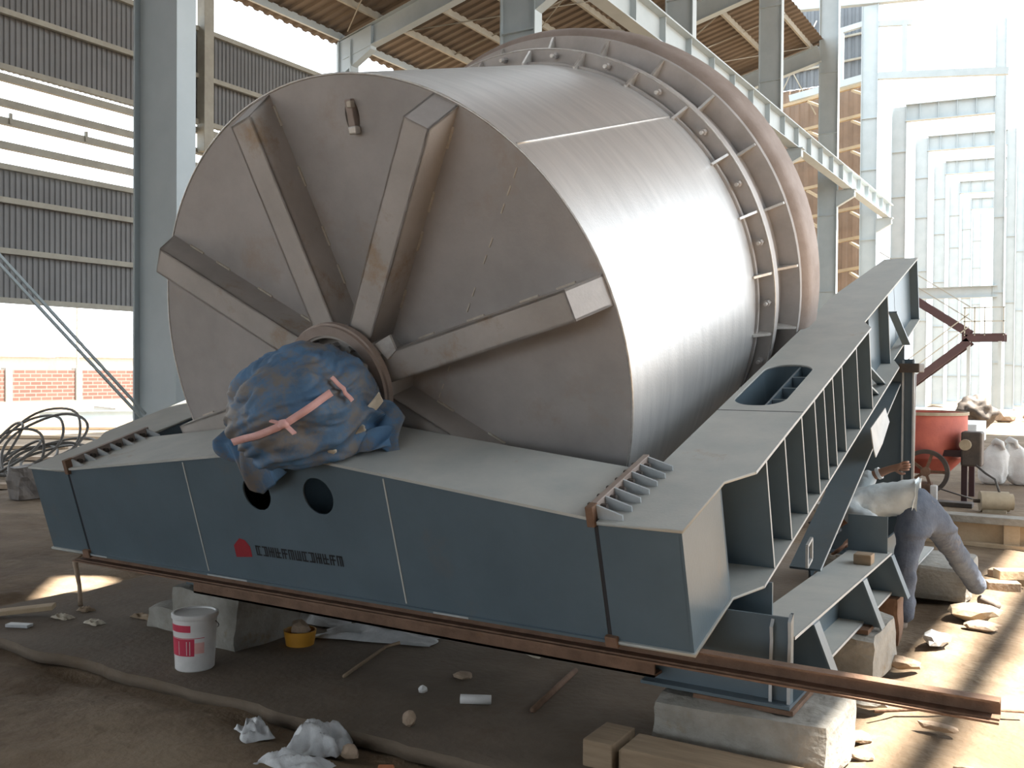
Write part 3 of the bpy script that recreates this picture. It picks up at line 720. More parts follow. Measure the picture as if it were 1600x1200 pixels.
def wc3(a, b): return (-2.40+.08*a+.05*b, -.105-.01*math.sin(5*a), .66-.06*b)
# ribbon following the cloth
rb = machine_empty('pink_ribbon'); tag(rb, 'faded pink ribbon knotted round the blue tarpaulin bundle', 'ribbon')
def ribbon(name, d0, d1, w, m='ribbon'):
    d0 = Vector(d0).normalized(); d1 = Vector(d1).normalized(); v = []; f = []; n = 28
    pts = []
    for i in range(n+1):
        d = d0.lerp(d1, i/n).normalized(); pts.append(tarp_pt(d, .016))
    # smooth so that the ribbon spans folds
    for _ in range(6): pts = [pts[0]]+[(pts[i-1]+pts[i]*2+pts[i+1])/4 for i in range(1, n)]+[pts[-1]]
    for i, p in enumerate(pts):
        d = (pts[min(i+1, n)]-pts[max(i-1, 0)]).normalized(); nn = (p-TCc).normalized(); s_ = d.cross(nn).normalized()*w/2
        p = p+nn*.012
        v += [p-s_, p+s_, p-s_+nn*.004, p+s_+nn*.004]
    for i in range(n):
        a, b = 4*i, 4*i+4
        f += [(a, a+1, b+1, b), (a+2, b+2, b+3, a+3), (a, b, b+2, a+2), (a+1, a+3, b+3, b+1)]
    return pyd(name, v, f, m, rb, True)
K0 = (.50, -.86, .06)
ribbon('ribbon_strand', (-.30, -.93, -.16), K0, .035); ribbon('ribbon_strand', K0, (.87, -.40, .30), .035)
ribbon('ribbon_strand', (.82, -.26, .47), (.97, -.16, .12), .022)
kp = tarp_pt(Vector(K0), .03)
rock('ribbon_knot', kp-Vector((0, .01, .02)), (.06, .05, .045), 'ribbon', rb, 3, 2, .4, False)
bar('ribbon_tail', kp, kp+Vector((.07, -.02, -.035)), .022, .008, 'ribbon', rb); bar('ribbon_tail', kp, kp+Vector((-.07, -.015, .02)), .022, .008, 'ribbon', rb)

# ------------------------------------------------------------------ support stands under the side beams (world axes)
def front_leg(b, e, mx, ox, oy, zt):
    # plate with two edge ribs
    b('leg_plate', -1.80, -1.09, 4.085, 4.10, .30, zt(4.085)); b('leg_plate', -1.80, -1.25, 4.36, 4.375, .30, zt(4.36))
    for x in (-1.165, -1.088):
        h0 = zt(4.05) if x < -1.13 else zt(4.05)+.03
        pts = [(4.05, .30), (4.10, .30), (4.10, h0+.0), (4.055, h0-.03), (4.062, .56), (4.05, .45)]
        v = [(mx(x)-ox+d, y-oy, z) for d in (-.006, .006) for y, z in pts]; n = len(pts)
        pyd('leg_rib', v, [tuple(range(n)), tuple(range(n, 2*n))]+[(i, (i+1) % n, n+(i+1) % n, n+i) for i in range(n)], 'frame', e)
        pyd('rib_edge', [(mx(x)-ox+d, y-oy-.001, z) for y, z in ((4.05, .30), (4.05, .45), (4.062, .56), (4.055, h0-.03), (4.08, h0)) for d in (-.007, .007)], [(0, 1, 3, 2), (2, 3, 5, 4), (4, 5, 7, 6), (6, 7, 9, 8)], 'frame_edge', e)
    b('leg_base_plate', -1.75, -1.075, 4.02, 4.45, .286, .30, 'frame')
def stand(s, label):
    xm = ORG.x+MC
    mx = (lambda x: x) if s > 0 else (lambda x: 2*xm-x)
    e = empty('support_stand', (mx(-1.35), 4.3, 0)); tag(e, label, 'stand')
    ox, oy = mx(-1.35), 4.3
    def b(nm, x0, x1, y0, y1, z0, z1, m='frame', bevel=0):
        a, c = sorted((mx(x0), mx(x1))); return box(nm, (a-ox, y0-oy, z0), (c-ox, y1-oy, z1), m, e, bevel)
    def zt(y): return ORG.z+(y-ORG.y)*math.tan(TILT)-.014/math.cos(TILT)   # underside of the side beam
    if s > 0: front_leg(b, e, mx, ox, oy, zt)
    # base beam
    b('base_top_flange', -1.335, -1.085, 4.13, 6.42, .556, .57, 'frame_top'); b('flange_edge', -1.0865, -1.0835, 4.13, 6.42, .556, .57, 'frame_edge')
    b('base_web', -1.23, -1.215, 4.38, 8.2, .325, .556); b('base_bottom_flange', -1.32, -1.08, 4.46, 8.25, .31, .325, 'frame_top')
    b('base_flange_edge', -1.0815, -1.0785, 4.46, 8.25, .31, .325, 'frame_edge')
    for y in (4.47, 5.55, 6.40):
        hexa('base_gusset', [(mx(-1.215)-ox, y-oy, .30), (mx(-1.215)-ox, y-oy, .556), (mx(-1.215)-ox, y-oy+.012, .30), (mx(-1.215)-ox, y-oy+.012, .556),
                             (mx(-.985)-ox, y-oy, .30), (mx(-1.09)-ox, y-oy, .556), (mx(-.985)-ox, y-oy+.012, .30), (mx(-1.09)-ox, y-oy+.012, .556)], 'frame', e)
        hexa('gusset_flange', [(mx(-.985)-ox, y-oy-.045, .30), (mx(-1.085)-ox, y-oy-.045, .556), (mx(-.985)-ox, y-oy+.05, .30), (mx(-1.085)-ox, y-oy+.05, .556),
                               (mx(-.975)-ox, y-oy-.045, .30), (mx(-1.075)-ox, y-oy-.045, .556), (mx(-.975)-ox, y-oy+.05, .30), (mx(-1.075)-ox, y-oy+.05, .556)], 'frame', e)
    # inclined strut and tall rear leg
    bar('strut_flange', (mx(-1.38)-ox, 5.45-oy, .60), (mx(-1.38)-ox, 8.0-oy, 1.64), .17, .014, 'frame', e)
    bar('strut_edge', (mx(-1.294)-ox, 5.45-oy, .60), (mx(-1.294)-ox, 8.0-oy, 1.64), .004, .014, 'frame_edge', e)
    bar('strut_web', (mx(-1.40)-ox, 5.62-oy, .585), (mx(-1.40)-ox, 7.95-oy, 1.53), .012, .17, 'frame', e)
    b('strut_seat', -1.34, -1.10, 6.36, 6.37, .57, .80)
    b('rear_leg_plate', -1.85, -1.20, 7.98, 8.00, .28, zt(7.98)); b('rear_leg_plate', -1.85, -1.34, 8.40, 8.42, .28, zt(8.40))
    for x in (-1.20, -1.275, -1.85): b('rear_leg_rib', x-.006, x+.006, 7.95, 7.99, .28, zt(7.95))
    for x in (-1.20, -1.275): b('rib_edge', x-.007, x+.007, 7.947, 7.951, .28, zt(7.95), 'frame_edge')
    b('rear_base_plate', -1.9, -1.12, 7.85, 8.5, .262, .28)
    b('top_clamp', -1.30, -1.15, 7.9, 8.15, zt(7.9)-.08, zt(7.9)-.01, 'darkmetal', .008)
    return e
stand(1, 'grey-blue plate-girder stand under the right side beam, by the bending man')
stand(-1, 'grey-blue rear stand under the left side beam, hidden behind the drum')
sf = empty('bolt_tray', (-1.29, 4.5, .70)); sf.location = (-1.268+.0, 5.05, .80)
tag(sf, 'small open steel bracket hanging below the right side beam flange', 'bracket')
for a, b in (((0, 0, 0), (0, 0, -.11)), ((0, .09, .03), (0, .09, -.08)), ((0, 0, -.11), (0, .09, -.08)), ((0, 0, 0), (0, .09, .03))): bar('bracket_bar', a, b, .014, .014, 'frame_edge', sf)
pl = empty('plumb_line', (-1.14, 7.6, 1.0)); tag(pl, 'thin pale plumb string hanging beside the rear leg near the hand', 'string')
tube('string', [(-.02, .2, .70), (0, 0, -.28)], .004, 'white', pl, 6)
lever = empty('paper_tag', (-1.262, 6.62, 1.34)); tag(lever, 'scrap of pale sheet wedged below the right side beam flange', 'scrap')
pyd('scrap_sheet', [(0, 0, 0), (0, .5, .12), (.02, .55, .02), (.02, .3, -.12), (.015, .1, -.20), (.01, .05, -.14)], [(0, 1, 2, 3, 4, 5)], 'frame_edge', lever)
sm = lever.children[0].modifiers.new('thick', 'SOLIDIFY'); sm.thickness = .006
# rusty channel lying below the front beam and sticking out to the right
rc = empty('rusty_channel', (-3.1, 3.745, .513)); tag(rc, 'long rusty steel channel below the front beam sticking out at right', 'channel')
prism('channel', csec(.06, .068, .008), (-2.4, .02, .009), (2.83, .02, .009), 'rust', rc)
rc.children[0].data.transform(Matrix.Translation((0, 0, 0)))
box('channel_lip', (-2.4, -.03, -.032), (2.83, -.012, -.024), 'rust', rc)
rl = empty('rusty_angle', (-3.0, 3.99, .33)); tag(rl, 'dark rusty angle bar under the front beam behind the long channel', 'bar')
box('angle_leg', (-1.7, 0, 0), (1.33, .012, .075), 'rust', rl); box('angle_foot', (-1.7, 0, 0), (1.33, .09, .012), 'rust', rl)

# ------------------------------------------------------------------ concrete blocks, timber, shims
def thing(o, label, cat, group=None): tag(o, label, cat, group); return o
thing(rough_block('concrete_block', (-1.66, 3.93, 0), (-.90, 4.52, .262), 'concrete', None, 1, .014), 'long rough concrete block under the front leg at lower right', 'block')
thing(rough_block('concrete_block', (-1.62, 5.35, 0), (-.98, 6.0, .285), 'concrete', None, 2, .014), 'rough concrete block under the middle of the right base beam', 'block')
thing(rough_block('concrete_block', (-1.95, 7.80, 0), (-.78, 8.55, .262), 'concrete', None, 3, .014), 'concrete block under the tall rear leg behind the bending man', 'block')
thing(rough_block('concrete_block', (-4.95, 4.02, 0), (-4.36, 4.55, .34), 'concrete', None, 4, .014), 'concrete block beneath the front beam behind the paint bucket', 'block')
thing(rough_block('concrete_block', (-5.30, 4.12, 0), (-5.02, 4.42, .15), 'concrete', None, 5, .016), 'low dirty concrete block left of the paint bucket', 'block')
thing(box('steel_packer', (-4.9, 4.1, .335), (-4.45, 4.4, .42), 'frame', None, .004), 'grey-blue steel packer on the block under the front beam', 'packer')
xm = ORG.x+MC
thing(rough_block('concrete_block', (2*xm+1.07, 7.80, 0), (2*xm+1.95, 8.55, .262), 'concrete', None, 7, .014), 'concrete block under the left rear leg behind the drum', 'block')
thing(box('rusty_shim', (-1.50, -.2, 0), (-1.06, .2, .022), 'rust', None, .003), 'flat rusty shim plate on the long block under the front leg', 'shim').location = (0, 4.22, .262)
thing(box('rusty_shim', (-1.42, -.2, 0), (-1.03, .15, .026), 'rust', None, .003), 'rusty shim plate between the base beam and the middle concrete block', 'shim').location = (0, 5.62, .284)
thing(rough_block('wood_packer', (-1.20, 6.35, 0), (-1.03, 6.55, .30), 'rust', None, 9, .008), 'rust-brown packing block below the base beam beside the man\'s foot', 'block')
def timber(lo, hi, lab, m='wood', rz=0, nm='timber'):
    c = ((lo[0]+hi[0])/2, (lo[1]+hi[1])/2, lo[2])
    o = box(nm, lo, hi, m, None, .006, c); o.rotation_euler = (0, 0, rz); return thing(o, lab, 'timber')
timber((-1.86, 3.66, .008), (-1.72, 3.90, .125), 'short timber offcut with a knot, left of the long timber')
timber((-1.68, 3.66, .008), (-.95, 3.86, .125), 'long squared timber lying in front of the concrete block', rz=.02)
timber((-1.28, 3.52, .008), (-.98, 3.62, .085), 'small pale board in front of the long timber at the bottom edge')
timber((-1.40, 3.44, .008), (-1.24, 3.52, .07), 'tiny board end at the bottom edge, right of centre')
timber((-1.705, 3.69, .008), (-1.665, 3.86, .10), 'narrow wood wedge between the two timbers')
timber((-.93, 3.88, .0), (-.62, 3.98, .03), 'thin sunlit board beside the long block')
sq = box('wood_cube', (-.05, -.055, 0), (.05, .055, .06), 'wood', None, .004); sq.location = (-1.16, 5.95, .571); thing(sq, 'small wooden block resting on the base beam flange', 'block')
# debris on the right
for i, (x, y, sx, sy_, sz, m, lab, nm) in enumerate((
        (-.93, 5.9, .20, .13, .07, 'stone', 'flat brown stone beside the middle concrete block', 'stone'),
        (-.83, 6.55, .16, .22, .09, 'plastic', 'crumpled pale scrap on the ground by the man\'s foot', 'plastic_scrap'),
        (-.98, 5.15, .22, .14, .05, 'concrete', 'pale broken slab piece below the base beam', 'rubble'),
        (-1.10, 4.98, .14, .12, .07, 'stone', 'small stone leaning under the base beam', 'stone'),
        (-.62, 4.98, .18, .07, .04, 'stone', 'small rubble heap on the sunlit ground', 'rubble'),
        (-.70, 7.35, .34, .28, .12, 'plaster', 'pale lump of rubble between the man\'s feet', 'rubble'),
        (-.62, 7.05, .22, .2, .07, 'stone', 'low stone in the sunlight by the rubble lump', 'stone'),
        (-.66, 4.05, .16, .12, .07, 'plaster', 'tan stone at the bottom right edge in full sun', 'stone'),
        (-.92, 4.62, .12, .1, .05, 'stone', 'small clod right of the long concrete block', 'stone'),
        (-.86, 4.42, .10, .08, .04, 'stone', 'tiny clod against the end of the long concrete block', 'stone'))):
    thing(rock(nm, (x, y, -.012), (sx, sy_, sz), m, None, i+1, 2, .35), lab, nm.replace('_', ' '))
for i, (x, y, z, rz) in enumerate(((-.60, 8.45, 0, .3), (-.47, 8.75, 0, .1), (-.62, 8.95, 0, -.2), (-.55, 8.6, .075, .5))):
    b = box('loose_brick', (-.12, -.06, 0), (.12, .06, .075), 'plaster' if i % 2 else 'stone', None, .006); b.location = (x, y, z-.005); b.rotation_euler = (0, 0, rz)
    thing(b, ['brick beside the man\'s rear foot, nearest of the heap', 'tan brick at the right of the small heap', 'brown brick at the back of the heap', 'tan brick lying on top of the small heap'][i], 'brick', 'loose bricks right of the man')
rod = tube('thin_rod', [(-.92, 5.02, .012), (-.55, 5.32, .012), (-.28, 5.42, .012)], .008, 'rust'); thing(rod, 'thin rusty rod lying on the sunlit ground', 'rod')
cord = tube('cord', [(-.50, 4.52, .0), (-.43, 4.55, .0), (-.40, 4.48, .0), (-.34, 4.5, 0), (-.25, 4.45, 0)], .007, 'stone'); thing(cord, 'thin cord curling on the sunlit ground at lower right', 'cord')

# ------------------------------------------------------------------ paint bucket
bk = empty('paint_bucket', (-4.345, 3.70, .008)); bk.scale = (.88, .88, .88); tag(bk, 'white plastic paint bucket with red label bands in front of the beam', 'bucket')
lathe('bucket_body', [(0, 0), (.115, 0), (.122, .008), (.138, .33), (.138, .335), (.13, .335), (.114, .012), (0, .012)], (0, 0, 0), (0, 0, 1), 'white', bk, 40)
lathe('lid', [(0, .330), (.142, .330), (.146, .336), (.146, .358), (.140, .363), (.128, .363), (.125, .352), (0, .352)], (0, 0, 0), (0, 0, 1), 'white', bk, 40)
def band(z0, z1, a0, a1, m, nm, off=.0012):
    v = []; n = 24
    for i in range(n+1):
        a = a0+(a1-a0)*i/n
        for z in (z0, z1):
            r = .122+(z-.008)/.322*.016+off; v.append((r*math.cos(a), r*math.sin(a), z))
    return pyd(nm, v, [(2*i, 2*i+2, 2*i+3, 2*i+1) for i in range(n)], m, bk, True)
band(.105, .215, math.radians(195), math.radians(318), 'red', 'red_label'); band(.258, .302, math.radians(205), math.radians(308), 'red', 'red_label')
band(.217, .221, math.radians(190), math.radians(345), 'red', 'label_line')
for a in (272, 296, 305): band(.112, .20, math.radians(a), math.radians(a+1.6), 'white', 'label_streak', .002)
band(.120, .19, math.radians(318), math.radians(345), 'ribbon', 'label_side')
tube('handle', [(.147*math.cos(a), .147*math.sin(a), .31-.10*math.sin((a-PI*.1)/1.1)) for a in [PI*.1+1.1*PI*i/20*.9 for i in range(21)]], .003, 'darkmetal', bk, 6)

# ------------------------------------------------------------------ litter in front
def crumple(name, loc, size, m, seed, label, cat='plastic bag', n=26, rz=0):
    v = []; f = []
    for k in (0, 1):
        for j in range(n+1):
            for i in range(n+1):
                a, b = i/n-.5, j/n-.5; q = Vector((a*3+seed*5.3, b*3, seed))
                e = max(0, 1-(2*max(abs(a), abs(b)))**3)
                z = ((1-abs(noise.noise(q*.9))*2.2)*.7+.25*noise.noise(q*2.0)+.3)*size[2]*(.12+.88*e)
                w = 1+.35*noise.noise(Vector((math.atan2(b, a)*1.3, seed, 0)))
                v.append((a*size[0]*w, b*size[1]*w, z+.003*k))
    w_ = n+1; N = w_*w_
    for j in range(n):
        for i in range(n):
            q = (j*w_+i, j*w_+i+1, (j+1)*w_+i+1, (j+1)*w_+i); f += [q, tuple(N+x for x in reversed(q))]
    o = pyd(name, v, f, m, None, True); o.location = loc; o.rotation_euler = (0, 0, rz); return thing(o, label, cat)
crumple('plastic_bag', (-3.05, 3.30, -.05), (.26, .22, .12), 'plastic', 1, 'crumpled translucent plastic bag at the slab edge, largest of the litter', rz=.4)
crumple('plastic_bag', (-3.0, 3.10, -.055), (.34, .16, .07), 'plastic', 2, 'flat pale plastic scrap nearest the viewer below the large bag', rz=.1)
crumple('plastic_bag', (-3.42, 3.27, -.05), (.22, .14, .07), 'plastic', 3, 'grey plastic scrap left of the large crumpled bag', rz=-.5)
crumple('plastic_sheet', (-3.85, 4.75, .01), (.75, .30, .06), 'plastic', 4, 'torn pale sheet on the floor in the dark under the front beam', 'sheet', rz=.3)
crumple('plastic_sheet', (-4.45, 4.85, .01), (.5, .28, .07), 'plastic', 6, 'pale torn sheet behind the yellow tub under the beam', 'sheet', rz=.1)
yt = empty('yellow_tub', (-4.17, 4.36, .008)); tag(yt, 'small yellow plastic tub with scraps in the dark under the beam', 'tub')
lathe('tub', [(0, 0), (.085, 0), (.10, .09), (.092, .09), (.078, .008), (0, .008)], (0, 0, 0), (0, 0, 1), 'yellow', yt, 24)
rock('scrap', (.01, 0, .02), (.12, .1, .13), 'stone', yt, 5, 2, .5)
wt = tube('white_tube', [(-2.74, 4.02, .03), (-2.60, 4.09, .03)], .024, 'white', None, 12); thing(wt, 'short white plastic tube on the dark slab', 'tube')
o = rock('stone', (-2.76, 3.62, .006), (.075, .06, .075), 'stone', None, 12, 2, .3); thing(o, 'small brown stone on the slab near its front edge', 'stone')
o = box('brick_piece', (-.035, -.025, 0), (.035, .025, .05), 'brick', None, .006); o.location = (-2.58, 3.22, -.05); o.rotation_euler = (.1, 0, .5); thing(o, 'bright orange brick piece on the soil at the bottom edge', 'brick')
o = rock('stone', (-2.85, 3.3, -.05), (.09, .07, .06), 'stone', None, 14, 2, .4); thing(o, 'dark clod between the litter and the orange brick piece', 'stone')
o = rock('stone', (-3.0, 4.05, .006), (.05, .045, .04), 'white', None, 15, 2, .3); thing(o, 'tiny white stone left of the white tube', 'stone')
o = rock('stone', (-2.95, 4.35, .006), (.12, .09, .04), 'stone', None, 16, 2, .3); thing(o, 'flat stone in the dark behind the white tube', 'stone')
o = tube('dark_stick', [(-2.36, 4.10, .02), (-2.46, 4.75, .03)], .016, 'rust', None, 8); thing(o, 'dark rusted stick lying on the slab under the beam', 'stick')
o = tube('dark_stick', [(-3.5, 4.0, .02), (-3.65, 4.55, .025), (-3.58, 4.6, .05)], .010, 'wood', None, 8); thing(o, 'thin broken stick under the beam right of the yellow tub', 'stick')
o = pyd('metal_offcut', [(-3.02, 4.9, .30), (-2.78, 4.9, .24), (-2.76, 4.9, .27), (-2.93, 4.9, .31), (-2.98, 4.9, .36), (-3.06, 4.9, .37)], [(0, 1, 2, 3, 4, 5)], 'tarp_white')
sm = o.modifiers.new('thick', 'SOLIDIFY'); sm.thickness = .012
o.location = (0, 0, -.24); thing(o, 'bright bent offcut just below the front beam', 'offcut')
# left foreground bits
o = box('plank', (-.28, -.055, 0), (.28, .055, .03), 'plaster', None, .004); o.location = (-6.28, 3.78, .03); o.rotation_euler = (0, -.08, .75); thing(o, 'pale plank end at the lower left edge', 'plank')
o = tube('bent_stick', [(-6.15, 4.22, .01), (-6.28, 4.30, .12), (-6.42, 4.36, .27), (-6.40, 4.42, .33)], .014, 'stone', None, 8, rads=[.016, .014, .02, .005]); thing(o, 'bent pale stick standing beside the sun patch', 'stick')
for i, (x, y, sx) in enumerate(((-5.95, 3.95, .16), (-5.65, 3.98, .14), (-6.0, 4.16, .12), (-5.5, 4.25, .2))):
    crumple('paper_scrap', (x, y, .008), (sx, .08, .03), 'tarp_white' if i < 2 else 'wood', 20+i, ['pale scrap left of the bucket, below the sun patch', 'pale scrap just right of another, left of the bucket', 'brown scrap at the foot of the bent stick', 'brown torn scrap beside the low dirty block'][i], 'scrap', 14)
o = box('scrap_wood', (-.08, -.03, 0), (.08, .03, .02), 'plastic', None, .003); o.location = (-5.98, 3.66, .01); o.rotation_euler = (0, 0, .4); thing(o, 'small grey offcut beside the pale plank end', 'offcut')

# ------------------------------------------------------------------ left yard debris
cc = empty('wire_rope_coil', (-14.6, 9.3, 0)); tag(cc, 'loose coil of dark wire rope on the ground at far left', 'rope coil')
for k in range(11):
    rr = .42+.34*random.random(); cx = random.uniform(-1.0, 1.1); cy2 = random.uniform(-.5, .5); tl = random.uniform(.25, 1.1); az = random.uniform(-.5, .9); ph = random.random()
    pts = []
    for i in range(40):
        a = 2*PI*i/40; x = rr*math.cos(a)*(1+.08*math.sin(3*a+ph*6)); y = rr*math.sin(a)*math.cos(tl); z = rr*math.sin(a)*math.sin(tl)
        pts.append((cx+x*math.cos(az)-y*math.sin(az), cy2+x*math.sin(az)+y*math.cos(az), z))
    zm = min(p[2] for p in pts); pts = [(p[0], p[1], p[2]-zm+.03) for p in pts]
    tube('rope_loop', pts, .022, 'cable', cc, 6, True)
wbx = rough_block('white_block', (-13.6, 9.55, 0), (-12.9, 10.1, .52), 'white', None, 31, .02); thing(wbx, 'pale block standing behind the left beam end by the rope coil', 'block')
for i, (x, y, L_, rz, m, lab) in enumerate(((-27.6, 21.2, 6.2, .95, 'column', 'pale steel section lying on the yard, longest of the two'), (-31.5, 22.6, 2.8, -.35, 'column', 'short pale steel section lying crosswise in the yard'))):
    e = empty('steel_section', (x, y, .0), (0, 0, rz)); tag(e, lab, 'steel section'); prism('section', isec(.25, .3, .02, .02), (-L_/2, 0, .14), (L_/2, 0, .14), m, e)
yard = [('tan plank on the yard beyond the rope coil', -17.0, 10.4, 2.2, .5), ('long tan plank farther out on the yard', -20.5, 14.5, 5.0, .45), ('tan plank lying left of the pale block', -15.0, 12.3, 2.0, .9),
        ('plank at the left edge behind the rope coil', -19.6, 11.6, 2.6, .7), ('weathered plank in front of the rope coil', -13.0, 7.9, 2.2, .55), ('thin plank across the yard soil under the steel sections', -23.5, 17.0, 4.2, .6)]
for i, (lab, x, y, L_, rz) in enumerate(yard):
    o = box('yard_plank', (-L_/2, -.12, 0), (L_/2, .12, .07), 'wood' if i % 2 else 'stone', None, .005); o.location = (x, y, 0); o.rotation_euler = (0, 0, rz); thing(o, lab, 'plank', 'planks on the yard')
for i in range(12):
    o = rock('rubble', (random.uniform(-17, -9.2), random.uniform(6.3, 12), -.02), (random.uniform(.2, .6), random.uniform(.2, .5), random.uniform(.1, .3)), 'stone' if i % 2 else 'soil', None, 40+i, 2, .4)
    thing(o, 'brown clod of earth on the yard left of the machine', 'rubble', 'earth clods on the left yard')
o = rough_block('dark_packer', (-12.05, 7.2, 0), (-11.75, 7.55, .42), 'darkmetal', None, 50, .02); thing(o, 'dark block on the yard just left of the front beam end', 'block')

# ------------------------------------------------------------------ concrete mixer on the terrace
TZ = .27
mxr = empty('concrete_mixer', (-1.72, 12.0, TZ)); tag(mxr, 'old red concrete mixer with flywheel and motor on the terrace', 'mixer')
lathe('mixer_drum', [(.0, .28), (.30, .30), (.47, .48), (.49, .62), (.49, .98), (.475, .99), (.46, .98), (.46, .62), (.28, .33), (0, .31)], (0, 0, .0), (0, 0, 1), 'mixred', mxr, 48)
lathe('drum_rim', [(.485, .965), (.505, .965), (.505, 1.0), (.485, 1.0)], (0, 0, 0), (0, 0, 1), 'tanmetal', mxr, 48)
lathe('flywheel', [(.20, -.03), (.245, -.03), (.245, .03), (.20, .03)], (.13, -.55, .35), (0, 1, 0), 'darkmetal', mxr, 40)
lathe('flywheel_hub', [(0, -.05), (.05, -.05), (.05, .05), (0, .05)], (.13, -.55, .35), (0, 1, 0), 'rust', mxr, 16)
for k in range(5):
    a = 2*PI*k/5; bar('flywheel_spoke', (.13, -.55, .35), (.13+.21*math.cos(a), -.55, .35+.21*math.sin(a)), .03, .03, 'rust', mxr)
for x, y in ((-.45, -.35), (.50, -.35), (.50, .4), (-.45, .4)): bar('frame_leg', (x, y, 0), (x, y, .60), .06, .06, 'maroon', mxr)
bar('axle', (-.5, -.35, .55), (.56, -.35, .55), .07, .07, 'maroon', mxr); bar('axle', (.50, -.4, .58), (.50, .45, .58), .07, .07, 'maroon', mxr)
box('gear_housing', (.47, -.45, .42), (.68, -.2, .80), 'darkmetal', mxr, .02); cyl('axle_end', (.52, -.46, .66), (.52, -.53, .66), .06, 'tanmetal', mxr, 16)
box('engine_block', (-.3, -.6, .02), (.18, -.35, .22), 'rust', mxr, .01)
box('foot_board', (-.6, -.75, 0), (.62, -.55, .05), 'darkmetal', mxr, .005)
box('water_can', (.20, -.72, .05), (.27, -.65, .22), 'white', mxr, .012)
bar('belt', (.20, -.62, .20), (.62, -.72, .10), .03, .012, 'darkmetal', mxr)
mo = empty('electric_motor', (-.88, 11.1, TZ)); tag(mo, 'tan dusty electric motor lying on the wall beside the red mixer', 'motor')
cyl('motor_body', (-.13, -.03, .11), (.13, .05, .11), .105, 'tanmetal', mo, 24); cyl('motor_cap', (.13, .05, .11), (.17, .062, .11), .085, 'tanmetal', mo, 24)
cyl('motor_shaft', (-.13, -.03, .11), (-.19, -.05, .11), .02, 'darkmetal', mo, 10); box('motor_foot', (-.1, -.09, 0), (.12, .09, .03), 'tanmetal', mo)
tube('motor_cable', [(.05, 0, .21), (.0, .1, .33), (-.10, .2, .38), (-.2, .3, .45)], .012, 'cable', mo, 6)
def sackobj(loc, w, d, h, lean, seed, label):
    bm = bmesh.new(); bmesh.ops.create_uvsphere(bm, u_segments=40, v_segments=32, radius=1)
    for v in bm.verts:
        c = v.co; x = math.copysign(abs(c.x)**.6, c.x); y = math.copysign(abs(c.y)**.6, c.y); z = math.copysign(abs(c.z)**.55, c.z)
        tz = (z+1)/2; tap = 1-.15*tz-.45*max(0, tz-.72)/.28; tapy = 1-.2*tz-.65*max(0, tz-.65)/.35
        q = Vector((x*1.6+seed*3.7, y*1.6, z*1.6)); n_ = 1+.16*noise.noise(q)+.10*(1-2*abs(noise.noise(q*1.7)))
        v.co = Vector((x*w/2*tap*n_+lean*tz*tz*h, y*d/2*tapy*n_, tz*h*(1+.05*noise.noise(Vector((x*3+seed, 0, 0))))))
    me = bpy.data.meshes.new('sack_body'); bm.to_mesh(me); bm.free()
    e = empty('cement_sack', loc); tag(e, label, 'sack'); link('sack_body', me, 'sack', e, True)
    a_ = Vector((lean*h-.05, 0, h*.97)); tube('sack_fold', [a_, a_+Vector((.03, -.03, .035)), a_+Vector((.10, -.06, .01)), a_+Vector((.13, -.08, -.07))], .03, 'sack', e, 10, False, [.035, .04, .032, .018])
    return e
sackobj((-1.12, 13.9, TZ), .33, .26, .55, .10, 1, 'upright white sack with a folded neck, left of the two'); sackobj((-.80, 14.0, TZ), .34, .26, .57, -.20, 2, 'white sack leaning left against its neighbour at the right edge')
# bright lit slabs and scrap beyond the terrace
o = box('flat_panel', (-1.6, -1.2, 0), (1.2, 1.2, .5), 'white', None, .01); o.location = (-3.6, 26.5, 0); thing(o, 'white sunlit stack of panels beyond the mixer', 'panel')
o = box('flat_panel', (-1.0, -1.2, 0), (1.2, 1.2, .5), 'white', None, .01); o.location = (-5.2, 36, .0); thing(o, 'white sunlit panel stack farther back by the bare columns', 'panel')
o = rock('scrap_heap', (-3.0, 31.5, -.02), (1.0, .9, .95), 'darkmetal', None, 61, 4, .55, False); thing(o, 'dark heap of scrap beyond the red mixer', 'scrap heap')
for i in range(9):
    o = rock('rubble', (-7.0+i*.85, 38.5+3*((i*7) % 5)/5, -.02), (.7, .5, .3+.1*(i % 3)), 'stone', None, 70+i, 2, .4); thing(o, 'low rubble along the foot of the far columns', 'rubble', 'rubble at the far columns')

# ------------------------------------------------------------------ the bending man
def skin(name, nodes, edges, m, parent=None, root=0, sub=2, thick=0):
    """nodes: list of ((x,y,z), radius or (rx,ry))"""
    me = bpy.data.meshes.new(name); me.from_pydata([n[0] for n in nodes], edges, []); o = link(name, me, m, parent, True)
    md = o.modifiers.new('skin', 'SKIN'); md.use_smooth_shade = True; md.branch_smoothing = .6
    sv = me.skin_vertices[0].data
    for i, n in enumerate(nodes):
        r = n[1]; sv[i].radius = r if isinstance(r, tuple) else (r, r); sv[i].use_root = (i == root)
    s2 = o.modifiers.new('sub', 'SUBSURF'); s2.levels = sub; s2.render_levels = sub
    dg = bpy.context.evaluated_depsgraph_get()
    m2 = bpy.data.meshes.new_from_object(o.evaluated_get(dg)); o.modifiers.clear(); o.data = m2
    m2.materials.clear(); m2.materials.append(M[m])
    for p in m2.polygons: p.use_smooth = True
    return o
PO = Vector((-1.05, 6.85, 0))
def W(x, y, z): return (x-PO.x, y-PO.y, z-PO.z)
pel = W(-1.00, 6.95, .85); sp1 = W(-1.14, 6.94, .87); sp2 = W(-1.28, 6.92, .83); ch = W(-1.40, 6.91, .78); nk = W(-1.50, 6.90, .70); hd = W(-1.58, 6.88, .62)
